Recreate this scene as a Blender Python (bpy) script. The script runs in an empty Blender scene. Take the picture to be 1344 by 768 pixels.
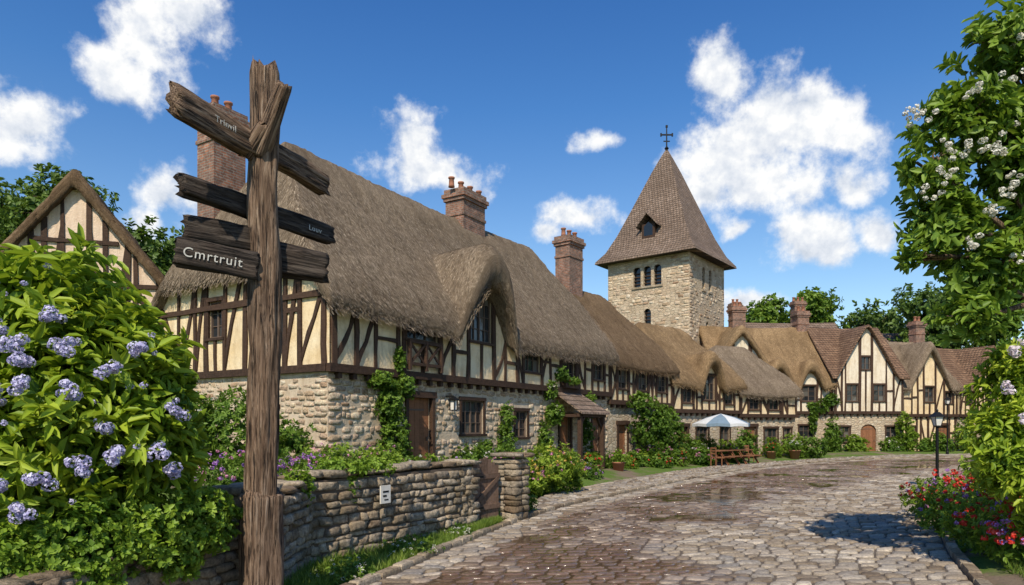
import bpy, math, random
import numpy as np
from mathutils import Vector, Matrix
random.seed(7); rng=np.random.default_rng(7)
sc=bpy.context.scene
def R(a,b): return random.uniform(a,b)
def link(o,parent=None):
    sc.collection.objects.link(o)
    if parent: o.parent=parent
    return o
def empty(name,loc=(0,0,0),rz=0):
    e=bpy.data.objects.new(name,None); e.location=loc; e.rotation_euler=(0,0,rz); e.empty_display_size=.3
    return link(e)
# ---------- numpy noise
def vnoise(p,seed=0.0):
    p=np.asarray(p,float); i=np.floor(p); f=p-i; u=f*f*(3-2*f)
    def h(dx,dy,dz):
        q=(i[...,0]+dx)*127.1+(i[...,1]+dy)*311.7+(i[...,2]+dz)*74.7+seed*17.3
        s=np.sin(q)*43758.5453; return s-np.floor(s)
    r=0
    for dx in (0,1):
        wx=u[...,0] if dx else 1-u[...,0]
        for dy in (0,1):
            wy=u[...,1] if dy else 1-u[...,1]
            for dz in (0,1):
                wz=u[...,2] if dz else 1-u[...,2]
                r=r+wx*wy*wz*h(dx,dy,dz)
    return r
def fbm(p,seed=0.0,o=3):
    p=np.asarray(p,float); a=.5; r=0; t=0
    for k in range(o):
        r=r+a*vnoise(p*2**k,seed+k*3.1); t+=a; a*=.5
    return r/t
def sstep(x): x=np.clip(x,0,1); return x*x*(3-2*x)
def vec3(x,y,z): return np.stack(np.broadcast_arrays(np.asarray(x,float),np.asarray(y,float),np.asarray(z,float)),-1)
# ---------- mesh helpers
def np_mesh(name,V,F,mats,parent=None,smooth=False,attrs=None,mi=None):
    V=np.ascontiguousarray(V,dtype=np.float32).reshape(-1,3); F=np.ascontiguousarray(F,dtype=np.int32)
    k=F.shape[1]; me=bpy.data.meshes.new(name)
    me.vertices.add(len(V)); me.vertices.foreach_set('co',V.ravel())
    me.loops.add(F.size); me.loops.foreach_set('vertex_index',F.ravel())
    me.polygons.add(len(F)); me.polygons.foreach_set('loop_start',np.arange(0,F.size,k,dtype=np.int32))
    me.update(calc_edges=True)
    if smooth: me.polygons.foreach_set('use_smooth',np.ones(len(F),dtype=bool))
    if mi is not None: me.polygons.foreach_set('material_index',np.asarray(mi,dtype=np.int32))
    for an,av in (attrs or {}).items():
        a=me.attributes.new(an,'FLOAT','POINT'); a.data.foreach_set('value',np.ascontiguousarray(av,dtype=np.float32).ravel())
    for m in (mats if isinstance(mats,(list,tuple)) else [mats]): me.materials.append(m)
    return link(bpy.data.objects.new(name,me),parent)
class MB:
    def __init__(s): s.v=[];s.f=[];s.a=[]
    def add(s,vs,fs,a=None):
        o=len(s.v); s.v+=[tuple(v) for v in vs]; s.f+=[tuple(i+o for i in f) for f in fs]
        a=random.random() if a is None else a; s.a+=[a]*len(vs)
    def obj(s,name,mat,parent=None,smooth=False):
        if not s.v: return None
        me=bpy.data.meshes.new(name); me.from_pydata(s.v,[],s.f)
        at=me.attributes.new('v','FLOAT','POINT'); at.data.foreach_set('value',s.a)
        if smooth: me.polygons.foreach_set('use_smooth',[True]*len(me.polygons))
        me.materials.append(mat); me.update()
        return link(bpy.data.objects.new(name,me),parent)
BF=[(0,1,2,3),(7,6,5,4),(0,4,5,1),(1,5,6,2),(2,6,7,3),(3,7,4,0)]
class Frame:
    def __init__(s,O,A,N): s.O=O;s.A=A;s.N=N
    def __call__(s,a,o,z): return (s.O[0]+s.A[0]*a+s.N[0]*o, s.O[1]+s.A[1]*a+s.N[1]*o, z)
WF=Frame((0,0),(1,0),(0,1))
def fbox(mb,fr,a0,a1,o0,o1,z0,z1,a=None):
    mb.add([fr(a0,o0,z0),fr(a1,o0,z0),fr(a1,o1,z0),fr(a0,o1,z0),fr(a0,o0,z1),fr(a1,o0,z1),fr(a1,o1,z1),fr(a0,o1,z1)],
           [(3,2,1,0),(4,5,6,7),(0,1,5,4),(1,2,6,5),(2,3,7,6),(3,0,4,7)],a)
def strip(mb,fr,pts,w,t,o0=-.04):
    t=t+R(0,.02); n=len(pts); vs=[]
    for i,(a,z) in enumerate(pts):
        p=pts[max(i-1,0)]; q=pts[min(i+1,n-1)]
        dx,dz=q[0]-p[0],q[1]-p[1]; l=math.hypot(dx,dz) or 1; nx,nz=-dz/l,dx/l; ww=w*R(.38,.6)
        vs+=[fr(a+nx*ww,t,z+nz*ww),fr(a-nx*ww,t,z-nz*ww),fr(a-nx*ww,o0,z-nz*ww),fr(a+nx*ww,o0,z+nz*ww)]
    fs=[]
    for i in range(n-1):
        b=4*i;c=b+4
        fs+=[(b,b+1,c+1,c),(b+1,b+2,c+2,c+1),(b+3,b,c,c+3)]
    fs+=[(0,3,2,1),(4*n-4,4*n-3,4*n-2,4*n-1)]
    mb.add(vs,fs)
def seg(a0,z0,a1,z1,n=3,bow=0.0,j=.018):
    r=[]
    for i in range(n+1):
        t=i/n; dx,dz=a1-a0,z1-z0; l=math.hypot(dx,dz) or 1
        b=bow*4*t*(1-t)+R(-j,j); r.append((a0+dx*t-dz/l*b,z0+dz*t+dx/l*b))
    return r
def tube(mb,pts,rad,n=9,seed=0,rough=.0):
    pts=[Vector(p) for p in pts]; vs=[];fs=[]
    for i,p in enumerate(pts):
        d=(pts[min(i+1,len(pts)-1)]-pts[max(i-1,0)]).normalized()
        u=d.orthogonal().normalized() if i==0 else (u-d*u.dot(d)).normalized(); w=d.cross(u)
        for k in range(n):
            an=2*math.pi*k/n; r=rad[i]*(1+R(-rough,rough)); vs.append(p+u*math.cos(an)*r+w*math.sin(an)*r)
    for i in range(len(pts)-1):
        for k in range(n):
            a=i*n+k;b=i*n+(k+1)%n; fs.append((a,b,b+n,a+n))
    fs.append(tuple(range(n-1,-1,-1))); fs.append(tuple(range((len(pts)-1)*n,len(pts)*n)))
    mb.add(vs,fs)
# ---------- shader helpers
def nd(nt,typ,inp=None,**props):
    n=nt.nodes.new(typ)
    for k,v in props.items(): setattr(n,k,v)
    for k,v in (inp or {}).items():
        s=n.inputs[k]
        if isinstance(v,bpy.types.NodeSocket): nt.links.new(v,s)
        else: s.default_value=v
    return n
def mth(nt,op,a,b=0.0,c=0.0,clamp=False): return nd(nt,'ShaderNodeMath',{0:a,1:b,2:c},operation=op,use_clamp=clamp).outputs[0]
def vmt(nt,op,a,b=(0,0,0)): 
    n=nd(nt,'ShaderNodeVectorMath',{0:a,1:b},operation=op); return n.outputs['Value'] if op in('LENGTH','DOT_PRODUCT') else n.outputs[0]
def noi(nt,vec,scale,detail=4,rough=.55,dist=0.0):
    return nd(nt,'ShaderNodeTexNoise',{'Vector':vec,'Scale':scale,'Detail':detail,'Roughness':rough,'Distortion':dist}).outputs[0]
def ramp(nt,fac,st,interp='LINEAR'):
    n=nd(nt,'ShaderNodeValToRGB',{0:fac}); cr=n.color_ramp; cr.interpolation=interp
    while len(cr.elements)<len(st): cr.elements.new(.5)
    for e,(p,c) in zip(cr.elements,st):
        e.position=p; e.color=(c,c,c,1) if isinstance(c,(int,float)) else (*c,1)
    return n.outputs[0]
def mix(nt,f,a,b,bl='MIX'):
    a=(*a,1) if isinstance(a,tuple) and len(a)==3 else a; b=(*b,1) if isinstance(b,tuple) and len(b)==3 else b
    return nd(nt,'ShaderNodeMix',{0:f,6:a,7:b},data_type='RGBA',blend_type=bl).outputs[2]
def att(nt,name): return nd(nt,'ShaderNodeAttribute',attribute_name=name).outputs['Fac']
def bump(nt,h,s=.5,d=.02): return nd(nt,'ShaderNodeBump',{'Height':h,'Strength':s,'Distance':d}).outputs[0]
def M(name,rough=.85,spec=.3):
    m=bpy.data.materials.new(name); m.use_nodes=True; nt=m.node_tree; b=nt.nodes['Principled BSDF']
    b.inputs['Roughness'].default_value=rough; b.inputs['Specular IOR Level'].default_value=spec
    return m,nt,b
def oc(nt): return nd(nt,'ShaderNodeTexCoord').outputs['Object']
def scl(nt,v,s): return vmt(nt,'MULTIPLY',v,s)
def flat(name,col,rough=.6,metal=0.0,var=.15,sc_=8):
    m,nt,b=M(name,rough); n=noi(nt,oc(nt),sc_,4)
    c=mix(nt,n,tuple(x*(1-var*1.6) for x in col),tuple(min(1,x*(1+var*1.6)) for x in col)); nt.links.new(c,b.inputs['Base Color'])
    b.inputs['Metallic'].default_value=metal; nt.links.new(bump(nt,n,.2,.01),b.inputs['Normal']); return m
def rubble(name,cols,mortar,scale=3.2,zs=1.9,bs=.9,mw=.07):
    m,nt,b=M(name,.9); o=oc(nt)
    w=nd(nt,'ShaderNodeTexNoise',{'Vector':o,'Scale':2.2,'Detail':3.0}).outputs[1]
    v=vmt(nt,'ADD',scl(nt,o,(1,1,zs)),scl(nt,w,(.25,.25,.25)))
    v1=nd(nt,'ShaderNodeTexVoronoi',{'Vector':v,'Scale':scale,'Randomness':.8}); 
    v2=nd(nt,'ShaderNodeTexVoronoi',{'Vector':v,'Scale':scale,'Randomness':.8},feature='DISTANCE_TO_EDGE').outputs[0]
    sep=nd(nt,'ShaderNodeSeparateColor',{0:v1.outputs[1]}).outputs[0]
    c=ramp(nt,sep,[(i/(len(cols)-1),x) for i,x in enumerate(cols)])
    n=noi(nt,o,14,7,.65); n2=noi(nt,o,.7,4)
    c=mix(nt,.6,c,ramp(nt,n,[(.25,.25),(.75,.8)]),'OVERLAY')
    e=ramp(nt,v2,[(mw*.3,0.0),(mw*1.5,1.0)])
    c=mix(nt,e,mortar,c)
    c=mix(nt,ramp(nt,n2,[(.38,0.0),(.75,.35)]),c,tuple(x*.5 for x in cols[0]),'MIX')
    nt.links.new(c,b.inputs['Base Color'])
    h=mth(nt,'ADD',ramp(nt,v2,[(0,0.0),(mw*2,1.0)]),mth(nt,'MULTIPLY',n,.9))
    nt.links.new(bump(nt,h,bs,.04),b.inputs['Normal']); return m
m_stone=rubble('rubble_stone',[(.38,.28,.18),(.56,.44,.30),(.46,.37,.26),(.62,.52,.38),(.42,.31,.22)],(.48,.39,.28))
m_tower=rubble('tower_stone',[(.42,.31,.20),(.58,.45,.31),(.47,.37,.25),(.64,.52,.37)],(.48,.385,.27),2.8,1.9,.9,.05)
def plaster(name,c1,c2):
    m,nt,b=M(name,.92); o=oc(nt); n=noi(nt,o,1.3,6,.65); n2=noi(nt,o,18,5,.6)
    n3=noi(nt,scl(nt,o,(3,3,.5)),1.6,5,.7); n4=noi(nt,o,5,6,.7)
    c=mix(nt,ramp(nt,n,[(.35,0.0),(.68,1.0)]),c1,c2)
    c=mix(nt,ramp(nt,n3,[(.45,0.0),(.8,.65)]),c,tuple(x*k for x,k in zip(c1,(.55,.47,.4))))
    c=mix(nt,ramp(nt,n4,[(.52,0.0),(.72,.42)]),c,(.38,.27,.16))
    nt.links.new(c,b.inputs['Base Color']); nt.links.new(bump(nt,mth(nt,'ADD',n2,mth(nt,'ADD',n,n4)),.5,.04),b.inputs['Normal']); return m
m_plaster=plaster('cream_plaster',(.76,.57,.32),(.85,.70,.46))
m_plaster2=plaster('white_plaster',(.72,.61,.44),(.80,.72,.57))
m_plaster3=plaster('pink_plaster',(.70,.52,.37),(.78,.62,.47))
m_mort=plaster('lime_mortar',(.52,.41,.28),(.62,.51,.38))
def timber(name,c1,c2):
    m,nt,b=M(name,.8); o=oc(nt); n=noi(nt,scl(nt,o,(9,9,2.5)),2.2,7,.7); n2=noi(nt,scl(nt,o,(2.5,2.5,9)),2.2,6,.7)
    v=att(nt,'v'); k=mth(nt,'MULTIPLY',mth(nt,'ADD',n,n2),.5); c=mix(nt,ramp(nt,k,[(.38,0.0),(.62,1.0)]),c1,c2)
    c=mix(nt,mth(nt,'MULTIPLY',v,.35),c,tuple(x*1.6 for x in c2)); c=mix(nt,ramp(nt,n,[(.6,0.0),(.8,.35)]),c,(.14,.095,.065)); nt.links.new(c,b.inputs['Base Color'])
    nt.links.new(bump(nt,k,.9,.03),b.inputs['Normal']); return m
m_timber=timber('dark_timber',(.022,.012,.007),(.07,.038,.023))
m_door=timber('door_wood',(.13,.052,.022),(.26,.115,.055))
m_gate=timber('gate_wood',(.08,.048,.03),(.18,.115,.08))
def thatch_mat(name,k=(1,1,1)):
    m,nt,b=M(name,.95,.1); o=oc(nt); u=att(nt,'u'); z=nd(nt,'ShaderNodeSeparateXYZ',{0:o}).outputs[2]
    T=lambda r,g,bb:(r*k[0],g*k[1],bb*k[2])
    f=nd(nt,'ShaderNodeCombineXYZ',{0:mth(nt,'MULTIPLY',u,20.0),1:mth(nt,'MULTIPLY',z,4.2)}).outputs[0]
    n=noi(nt,f,1.5,7,.8); n2=noi(nt,o,.45,5,.65); n3=noi(nt,o,7,6,.75)
    f2=nd(nt,'ShaderNodeCombineXYZ',{0:mth(nt,'MULTIPLY',u,1.6),1:mth(nt,'MULTIPLY',z,.35)}).outputs[0]; n4=noi(nt,f2,1.5,5,.6)
    c=ramp(nt,n,[(.30,T(.06,.04,.026)),(.5,T(.245,.185,.125)),(.68,T(.52,.41,.29))])
    c=mix(nt,ramp(nt,n2,[(.42,0.0),(.68,.65)]),c,T(.12,.085,.055))
    c=mix(nt,ramp(nt,n4,[(.45,0.0),(.7,.6)]),c,T(.10,.07,.045))
    c=mix(nt,ramp(nt,n3,[(.52,0.0),(.75,.4)]),c,T(.46,.37,.26))
    c=mix(nt,ramp(nt,n3,[(.30,.45),(.44,0.0)]),c,T(.05,.035,.023))
    nt.links.new(c,b.inputs['Base Color'])
    h=mth(nt,'ADD',n,mth(nt,'MULTIPLY',n3,.8))
    nt.links.new(bump(nt,h,1.0,.06),b.inputs['Normal']); return m
m_thatch=thatch_mat('thatch'); m_thatchG=thatch_mat('golden_thatch',(1.12,.98,.76)); m_thatchD=thatch_mat('dark_thatch',(.8,.70,.58))
def straw_mat(name,k=(1,1,1)):
    m,nt,b=M(name,.9,.1); v=att(nt,'v'); nt.links.new(ramp(nt,v,[(0,(.09*k[0],.065*k[1],.043*k[2])),(.5,(.255*k[0],.195*k[1],.135*k[2])),(1,(.50*k[0],.40*k[1],.285*k[2]))]),b.inputs['Base Color']); return m
STR={'thatch':straw_mat('straw'),'golden_thatch':straw_mat('golden_straw',(1.12,.98,.76)),'dark_thatch':straw_mat('dark_straw',(.8,.70,.58))}
def tile_mat(name,c1,c2):
    m,nt,b=M(name,.85); o=oc(nt); s=nd(nt,'ShaderNodeSeparateXYZ',{0:o}).outputs
    vv=nd(nt,'ShaderNodeCombineXYZ',{0:mth(nt,'ADD',s[0],s[1]),1:s[2]}).outputs[0]
    br=nd(nt,'ShaderNodeTexBrick',{'Vector':vv,'Color1':(*c1,1),'Color2':(*c2,1),'Mortar':(.03,.025,.02,1),'Scale':1.0,'Mortar Size':.018,'Brick Width':.26,'Row Height':.2,'Mortar Smooth':.3})
    n=noi(nt,o,6,6,.7); n2=noi(nt,o,.5,4); c=mix(nt,.8,br.outputs[0],ramp(nt,n,[(.3,.2),(.7,.8)]),'OVERLAY')
    c=mix(nt,ramp(nt,n2,[(.4,0.0),(.7,.5)]),c,tuple(x*.5 for x in c1)); nt.links.new(c,b.inputs['Base Color'])
    fr=mth(nt,'FRACT',mth(nt,'MULTIPLY',s[2],5.0)); h=mth(nt,'ADD',mth(nt,'MULTIPLY',fr,-.6),mth(nt,'ADD',n,br.outputs[1]))
    nt.links.new(bump(nt,h,.9,.05),b.inputs['Normal']); return m
m_tile=tile_mat('roof_tiles',(.19,.13,.09),(.27,.195,.145))
m_btile=tile_mat('brown_roof_tiles',(.17,.095,.055),(.27,.165,.10))
def brick_mat():
    m,nt,b=M('chimney_brick',.88); o=oc(nt); s=nd(nt,'ShaderNodeSeparateXYZ',{0:o}).outputs
    vv=nd(nt,'ShaderNodeCombineXYZ',{0:mth(nt,'ADD',s[0],s[1]),1:s[2]}).outputs[0]
    br=nd(nt,'ShaderNodeTexBrick',{'Vector':vv,'Color1':(.36,.15,.085,1),'Color2':(.20,.10,.07,1),'Mortar':(.30,.25,.2,1),'Scale':1.0,'Mortar Size':.014,'Brick Width':.24,'Row Height':.085})
    n=noi(nt,o,5,6,.75); n2=noi(nt,o,1.2,4); c=mix(nt,.9,br.outputs[0],ramp(nt,n,[(.3,.15),(.7,.8)]),'OVERLAY'); c=mix(nt,ramp(nt,n2,[(.45,0.0),(.7,.6)]),c,(.13,.10,.08)); nt.links.new(c,b.inputs['Base Color'])
    nt.links.new(bump(nt,mth(nt,'SUBTRACT',mth(nt,'MULTIPLY',n,.7),br.outputs[1]),.9,.02),b.inputs['Normal']); return m
m_brick=brick_mat()
m_pot=flat('clay_pot',(.34,.15,.09),.8)
def glass_mat():
    m,nt,b=M('window_glass',.06,.6); v=att(nt,'v'); nt.links.new(ramp(nt,v,[(0,(.012,.014,.016)),(.7,(.03,.032,.035)),(1,(.16,.145,.12))]),b.inputs['Base Color']); return m
m_glass=glass_mat()
m_wframe=flat('window_paint',(.13,.09,.065),.6)
m_wwhite=flat('white_window_paint',(.7,.67,.6),.5)
m_iron=flat('black_iron',(.02,.02,.02),.45,.6)
def oldwood(name,k=1.0,dark=False):
    m,nt,b=M(name,.85,.25); o=oc(nt); n=noi(nt,scl(nt,o,(16,16,1.1)),2.0,8,.7,.4); n2=noi(nt,scl(nt,o,(40,40,1.6)),1.6,6,.7); n3=noi(nt,o,3,4)
    if dark: st=[(.3,(.014,.011,.009)),(.5,(.055,.042,.033)),(.7,(.15,.12,.095))]
    else: st=[(.28,(.03,.018,.011)),(.43,(.13,.08,.05)),(.56,(.26,.175,.115)),(.72,(.44,.34,.25))]
    c=ramp(nt,n,st); cr=ramp(nt,n2,[(.36,0.0),(.46,1.0)]); c=mix(nt,cr,(.015,.01,.008),c)
    c=mix(nt,ramp(nt,n3,[(.45,0.0),(.75,.45)]),c,(.10,.06,.035)); nt.links.new(c,b.inputs['Base Color'])
    h=mth(nt,'ADD',mth(nt,'MULTIPLY',n,1.2),cr); nt.links.new(bump(nt,h,1.0,.025),b.inputs['Normal']); return m
m_oldwood=oldwood('weathered_oak'); m_darkwood=oldwood('dark_sign_board',dark=True); m_bark=oldwood('bark')
m_letter=flat('sign_lettering',(.5,.48,.43),.7,0,.3,30)
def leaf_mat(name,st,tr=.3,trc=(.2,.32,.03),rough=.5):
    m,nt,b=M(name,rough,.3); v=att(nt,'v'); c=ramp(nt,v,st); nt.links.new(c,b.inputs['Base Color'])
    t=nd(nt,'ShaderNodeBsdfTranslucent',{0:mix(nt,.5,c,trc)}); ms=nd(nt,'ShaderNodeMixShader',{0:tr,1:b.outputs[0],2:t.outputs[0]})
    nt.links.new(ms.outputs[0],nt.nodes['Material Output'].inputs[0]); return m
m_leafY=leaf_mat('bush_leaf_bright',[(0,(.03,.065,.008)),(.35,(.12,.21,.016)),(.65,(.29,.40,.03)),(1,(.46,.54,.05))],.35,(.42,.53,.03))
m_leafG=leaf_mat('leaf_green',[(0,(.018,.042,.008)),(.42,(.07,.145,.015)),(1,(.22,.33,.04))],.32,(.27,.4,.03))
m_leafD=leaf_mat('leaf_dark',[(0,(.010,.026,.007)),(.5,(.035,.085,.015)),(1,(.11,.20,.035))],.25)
m_leafF=leaf_mat('far_leaf',[(0,(.022,.05,.015)),(.5,(.07,.13,.022)),(1,(.18,.26,.045))],.28)
m_leafL=leaf_mat('leaf_lime',[(0,(.04,.08,.012)),(.5,(.16,.26,.025)),(1,(.35,.45,.05))],.35,(.35,.5,.04))
m_ivy=leaf_mat('ivy_leaf',[(0,(.025,.055,.01)),(.5,(.12,.22,.02)),(1,(.28,.40,.04))],.3,(.3,.46,.03))
m_grass=leaf_mat('grass_blade',[(0,(.06,.11,.015)),(.5,(.15,.24,.03)),(1,(.33,.38,.08))],.3)
def petal(name,st): return leaf_mat(name,st,.25,st[-1][1],.6)
m_lil=petal('lilac_petal',[(0,(.30,.27,.50)),(.5,(.54,.51,.75)),(1,(.84,.82,.92))])
m_white=petal('white_petal',[(0,(.66,.62,.5)),(1,(.88,.86,.8))])
m_red=petal('red_petal',[(0,(.42,.02,.015)),(.6,(.7,.04,.025)),(1,(.78,.16,.1))])
m_pur=petal('purple_petal',[(0,(.24,.09,.38)),(.6,(.48,.2,.58)),(1,(.68,.5,.75))])
m_pink=petal('pink_petal',[(0,(.5,.1,.26)),(1,(.78,.42,.56))])
m_pale=petal('pale_petal',[(0,(.65,.52,.6)),(1,(.85,.8,.82))])
m_yel=petal('yellow_petal',[(0,(.6,.35,.03)),(1,(.75,.6,.2))])
def ground_mat():
    m,nt,b=M('ground_soil_grass',.95,.1); o=oc(nt); n=noi(nt,o,.5,6,.6); n2=noi(nt,o,9,6,.7)
    g=mix(nt,n2,(.05,.09,.016),(.15,.22,.045)); s=mix(nt,n2,(.12,.085,.06),(.27,.21,.15))
    nt.links.new(mix(nt,ramp(nt,n,[(.5,0.0),(.62,1.0)]),g,s),b.inputs['Base Color']); nt.links.new(bump(nt,n2,.8,.05),b.inputs['Normal']); return m
m_ground=ground_mat()
def cobble_mat():
    m,nt,b=M('cobble_stone',.6,.3); o=oc(nt); v=att(nt,'v'); w=att(nt,'wet'); n=noi(nt,o,22,7,.75); n2=noi(nt,o,.8,4); n3=noi(nt,o,4,5,.7)
    c=ramp(nt,v,[(0,(.13,.095,.065)),(.25,(.27,.215,.155)),(.55,(.37,.31,.24)),(.78,(.23,.21,.19)),(1,(.52,.445,.35))])
    c=mix(nt,.85,c,ramp(nt,n,[(.3,.15),(.7,.82)]),'OVERLAY'); c=mix(nt,ramp(nt,n2,[(.4,0.0),(.75,.5)]),c,(.16,.12,.085)); c=mix(nt,ramp(nt,n3,[(.5,0.0),(.7,.35)]),c,(.44,.37,.27))
    wc=mix(nt,.7,c,(.42,.23,.12),'MULTIPLY'); wc=mix(nt,.25,wc,(.12,.066,.035)); c=mix(nt,w,c,wc)
    nt.links.new(c,b.inputs['Base Color'])
    r=mth(nt,'ADD',mth(nt,'MULTIPLY',w,-.70),mth(nt,'ADD',.70,mth(nt,'MULTIPLY',n,.14)),clamp=True); nt.links.new(mth(nt,'MAXIMUM',r,.04),b.inputs['Roughness'])
    nt.links.new(mth(nt,'ADD',.15,mth(nt,'MULTIPLY',w,.6)),b.inputs['Specular IOR Level'])
    nt.links.new(bump(nt,n,nd(nt,'ShaderNodeMath',{0:.7,1:mth(nt,'MULTIPLY',w,.58)},operation='SUBTRACT').outputs[0],.02),b.inputs['Normal']); return m
m_cobble=cobble_mat()
def bed_mat():
    m,nt,b=M('road_joint_earth',.9,.6); o=oc(nt); w=att(nt,'wet'); n=noi(nt,o,30,5,.7)
    c=mix(nt,n,(.06,.044,.032),(.14,.11,.08)); c=mix(nt,w,c,(.085,.05,.028)); nt.links.new(c,b.inputs['Base Color'])
    nt.links.new(mth(nt,'MAXIMUM',mth(nt,'SUBTRACT',.9,mth(nt,'MULTIPLY',w,.89)),.02),b.inputs['Roughness'])
    nt.links.new(bump(nt,n,.06,.01),b.inputs['Normal']); return m
m_bed=bed_mat()
def wallstone_mat(name,st,moss):
    m,nt,b=M(name,.9,.2); o=oc(nt); v=att(nt,'v'); n=noi(nt,o,16,8,.75); n2=noi(nt,o,1.6,5,.6); n3=noi(nt,o,5,5,.7)
    c=ramp(nt,v,st)
    c=mix(nt,.9,c,ramp(nt,n,[(.3,.10),(.7,.87)]),'OVERLAY'); c=mix(nt,ramp(nt,n2,[(.45,0.0),(.70,moss)]),c,(.13,.105,.06)); c=mix(nt,ramp(nt,n3,[(.55,0.0),(.75,.4)]),c,(.54,.45,.33))
    nt.links.new(c,b.inputs['Base Color']); nt.links.new(bump(nt,mth(nt,'ADD',n,n3),1.0,.04),b.inputs['Normal']); return m
m_wstone=wallstone_mat('wall_stone',[(0,(.18,.125,.08)),(.3,(.36,.28,.19)),(.6,(.50,.41,.30)),(.8,(.26,.21,.155)),(1,(.42,.35,.26))],.6)
m_fstone=wallstone_mat('facade_stone',[(0,(.34,.21,.13)),(.25,(.56,.42,.27)),(.5,(.68,.56,.40)),(.75,(.44,.31,.21)),(1,(.72,.62,.47))],.5)
m_mortar=flat('mortar_core',(.12,.09,.065),.95)

# ---------- foliage
LT=np.array([(0,0,0),(.35,.5,.10),(.75,.36,.04),(1,0,-.14),(.75,-.36,.04),(.35,-.5,.10)])
def nrm(a): return a/np.maximum(np.linalg.norm(a,axis=-1,keepdims=True),1e-6)
def leaf_arrays(P,A,Nn,Ln,Wd):
    A=nrm(A); B=nrm(np.cross(Nn,A)); Nn=np.cross(A,B); Ln=Ln[:,None,None]; Wd=Wd[:,None,None]
    V=P[:,None,:]+A[:,None,:]*LT[None,:,0:1]*Ln+B[:,None,:]*LT[None,:,1:2]*Wd+Nn[:,None,:]*LT[None,:,2:3]*Ln
    n=len(P); base=(np.arange(n)*6)[:,None]
    F=np.concatenate([base+np.array([0,1,2,3]),base+np.array([3,4,5,0])],1).reshape(-1,4)
    return V.reshape(-1,3),F
def rdir(n): return nrm(rng.normal(size=(n,3)))
def foliage(name,blobs,nshoot,nleaf,ln,wd,mat,parent=None,inner=.45,seed=1.0,gap=.36,gf=1.6,uneven=.55,zmin=.02,up=.3,bright=0.0):
    bl=np.array(blobs,float); r=bl[:,3:6]; w=(r[:,0]*r[:,1]+r[:,1]*r[:,2]+r[:,0]*r[:,2]); w=w/w.sum()
    idx=rng.choice(len(bl),nshoot,p=w); d=rdir(nshoot); c=bl[idx,:3]; rr=bl[idx,3:6]
    rad=1-inner*rng.random(nshoot)**1.6
    rad2=rad*(1+uneven*(fbm(d*1.9+c*.7,seed)-.5)*2)
    P=c+d*rad2[:,None]*rr
    sz=float(np.mean(r)); keep=(fbm(P*gf/max(sz,.3),seed+9)>gap)&(P[:,2]>zmin)
    P=P[keep];d=d[keep];rad=rad[keep]; n=len(P)
    ax=nrm(d+np.array([0,0,up])+rng.normal(size=(n,3))*.45)
    P=np.repeat(P,nleaf,0);ax=np.repeat(ax,nleaf,0);rad=np.repeat(rad,nleaf);d=np.repeat(d,nleaf,0); m=len(P)
    L=ln*rng.uniform(.65,1.25,m)
    t=rng.uniform(-.8,.5,m)[:,None]; P=P+ax*t*ln
    tang=nrm(np.cross(ax,rng.normal(size=(m,3)))); A=tang*1.0+ax*rng.uniform(.1,.9,m)[:,None]; A[:,2]-=.12
    Nn=ax+rng.normal(size=(m,3))*.25
    val=np.clip(.38*rng.random(m)+.6*fbm(P*1.3/max(sz,.4),seed+4)+.35*(rad-.75)+.12*(t[:,0])+.12*d[:,2]+bright,0,1)  # random tone plus painted shade: inner leaves darker, outer and upper ones lighter
    V,F=leaf_arrays(P,A,Nn,L,wd/ln*L)
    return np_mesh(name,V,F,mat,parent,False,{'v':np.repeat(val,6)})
def florets(name,centers,rad,n,size,mat,parent,squash=.8,spread=None):
    C=np.array(centers,float); m=len(C)*n; c=np.repeat(C,n,0); d=rdir(m)
    rr=np.repeat(rad*rng.uniform(.7,1.2,len(C)),n)*(1-.25*rng.random(m))
    P=c+d*rr[:,None]*np.array([1,1,squash]); A=nrm(np.cross(d,rng.normal(size=(m,3)))); s=size*rng.uniform(.7,1.2,m)
    V1,F1=leaf_arrays(P-A*s[:,None]*.5,A,d,s,s*.55); B=np.cross(d,A); V2,F2=leaf_arrays(P-B*s[:,None]*.5+d*.003,B,d,s,s*.55)
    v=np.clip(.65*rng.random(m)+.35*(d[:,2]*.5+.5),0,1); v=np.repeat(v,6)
    return np_mesh(name,np.concatenate([V1,V2]),np.concatenate([F1,F2+len(V1)]),mat,parent,False,{'v':np.concatenate([v,v])})
def clusters(centers,k,s):
    out=[]
    for c in centers:
        for _ in range(k): out.append((c[0]+R(-s,s),c[1]+R(-s,s),c[2]+R(-s,s)*.8))
    return out
def shell_pts(blobs,n,k=1.0,front=None):
    bl=np.array(blobs,float); idx=rng.integers(0,len(bl),n); d=rdir(n); d[:,2]=np.abs(d[:,2])*.9+.05; d[:,1]=np.where(d[:,1]>.2,-d[:,1],d[:,1]) if front else d[:,1]
    return bl[idx,:3]+nrm(d)*bl[idx,3:6]*k*rng.uniform(.9,1.1,n)[:,None]
def shrub(name,blobs,ns,nl=8,ln=.1,wd=.045,mat=None,flw=None,seed=1,**kw):
    o=foliage(name,blobs,ns,nl,ln,wd,mat or m_leafG,seed=seed,inner=.6,**kw)
    if flw:
        for i,(fm,n,r,k,fs) in enumerate(flw): florets('blossoms',shell_pts(blobs,n,1.02,True),r,k,fs,fm,o)
    return o
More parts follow.
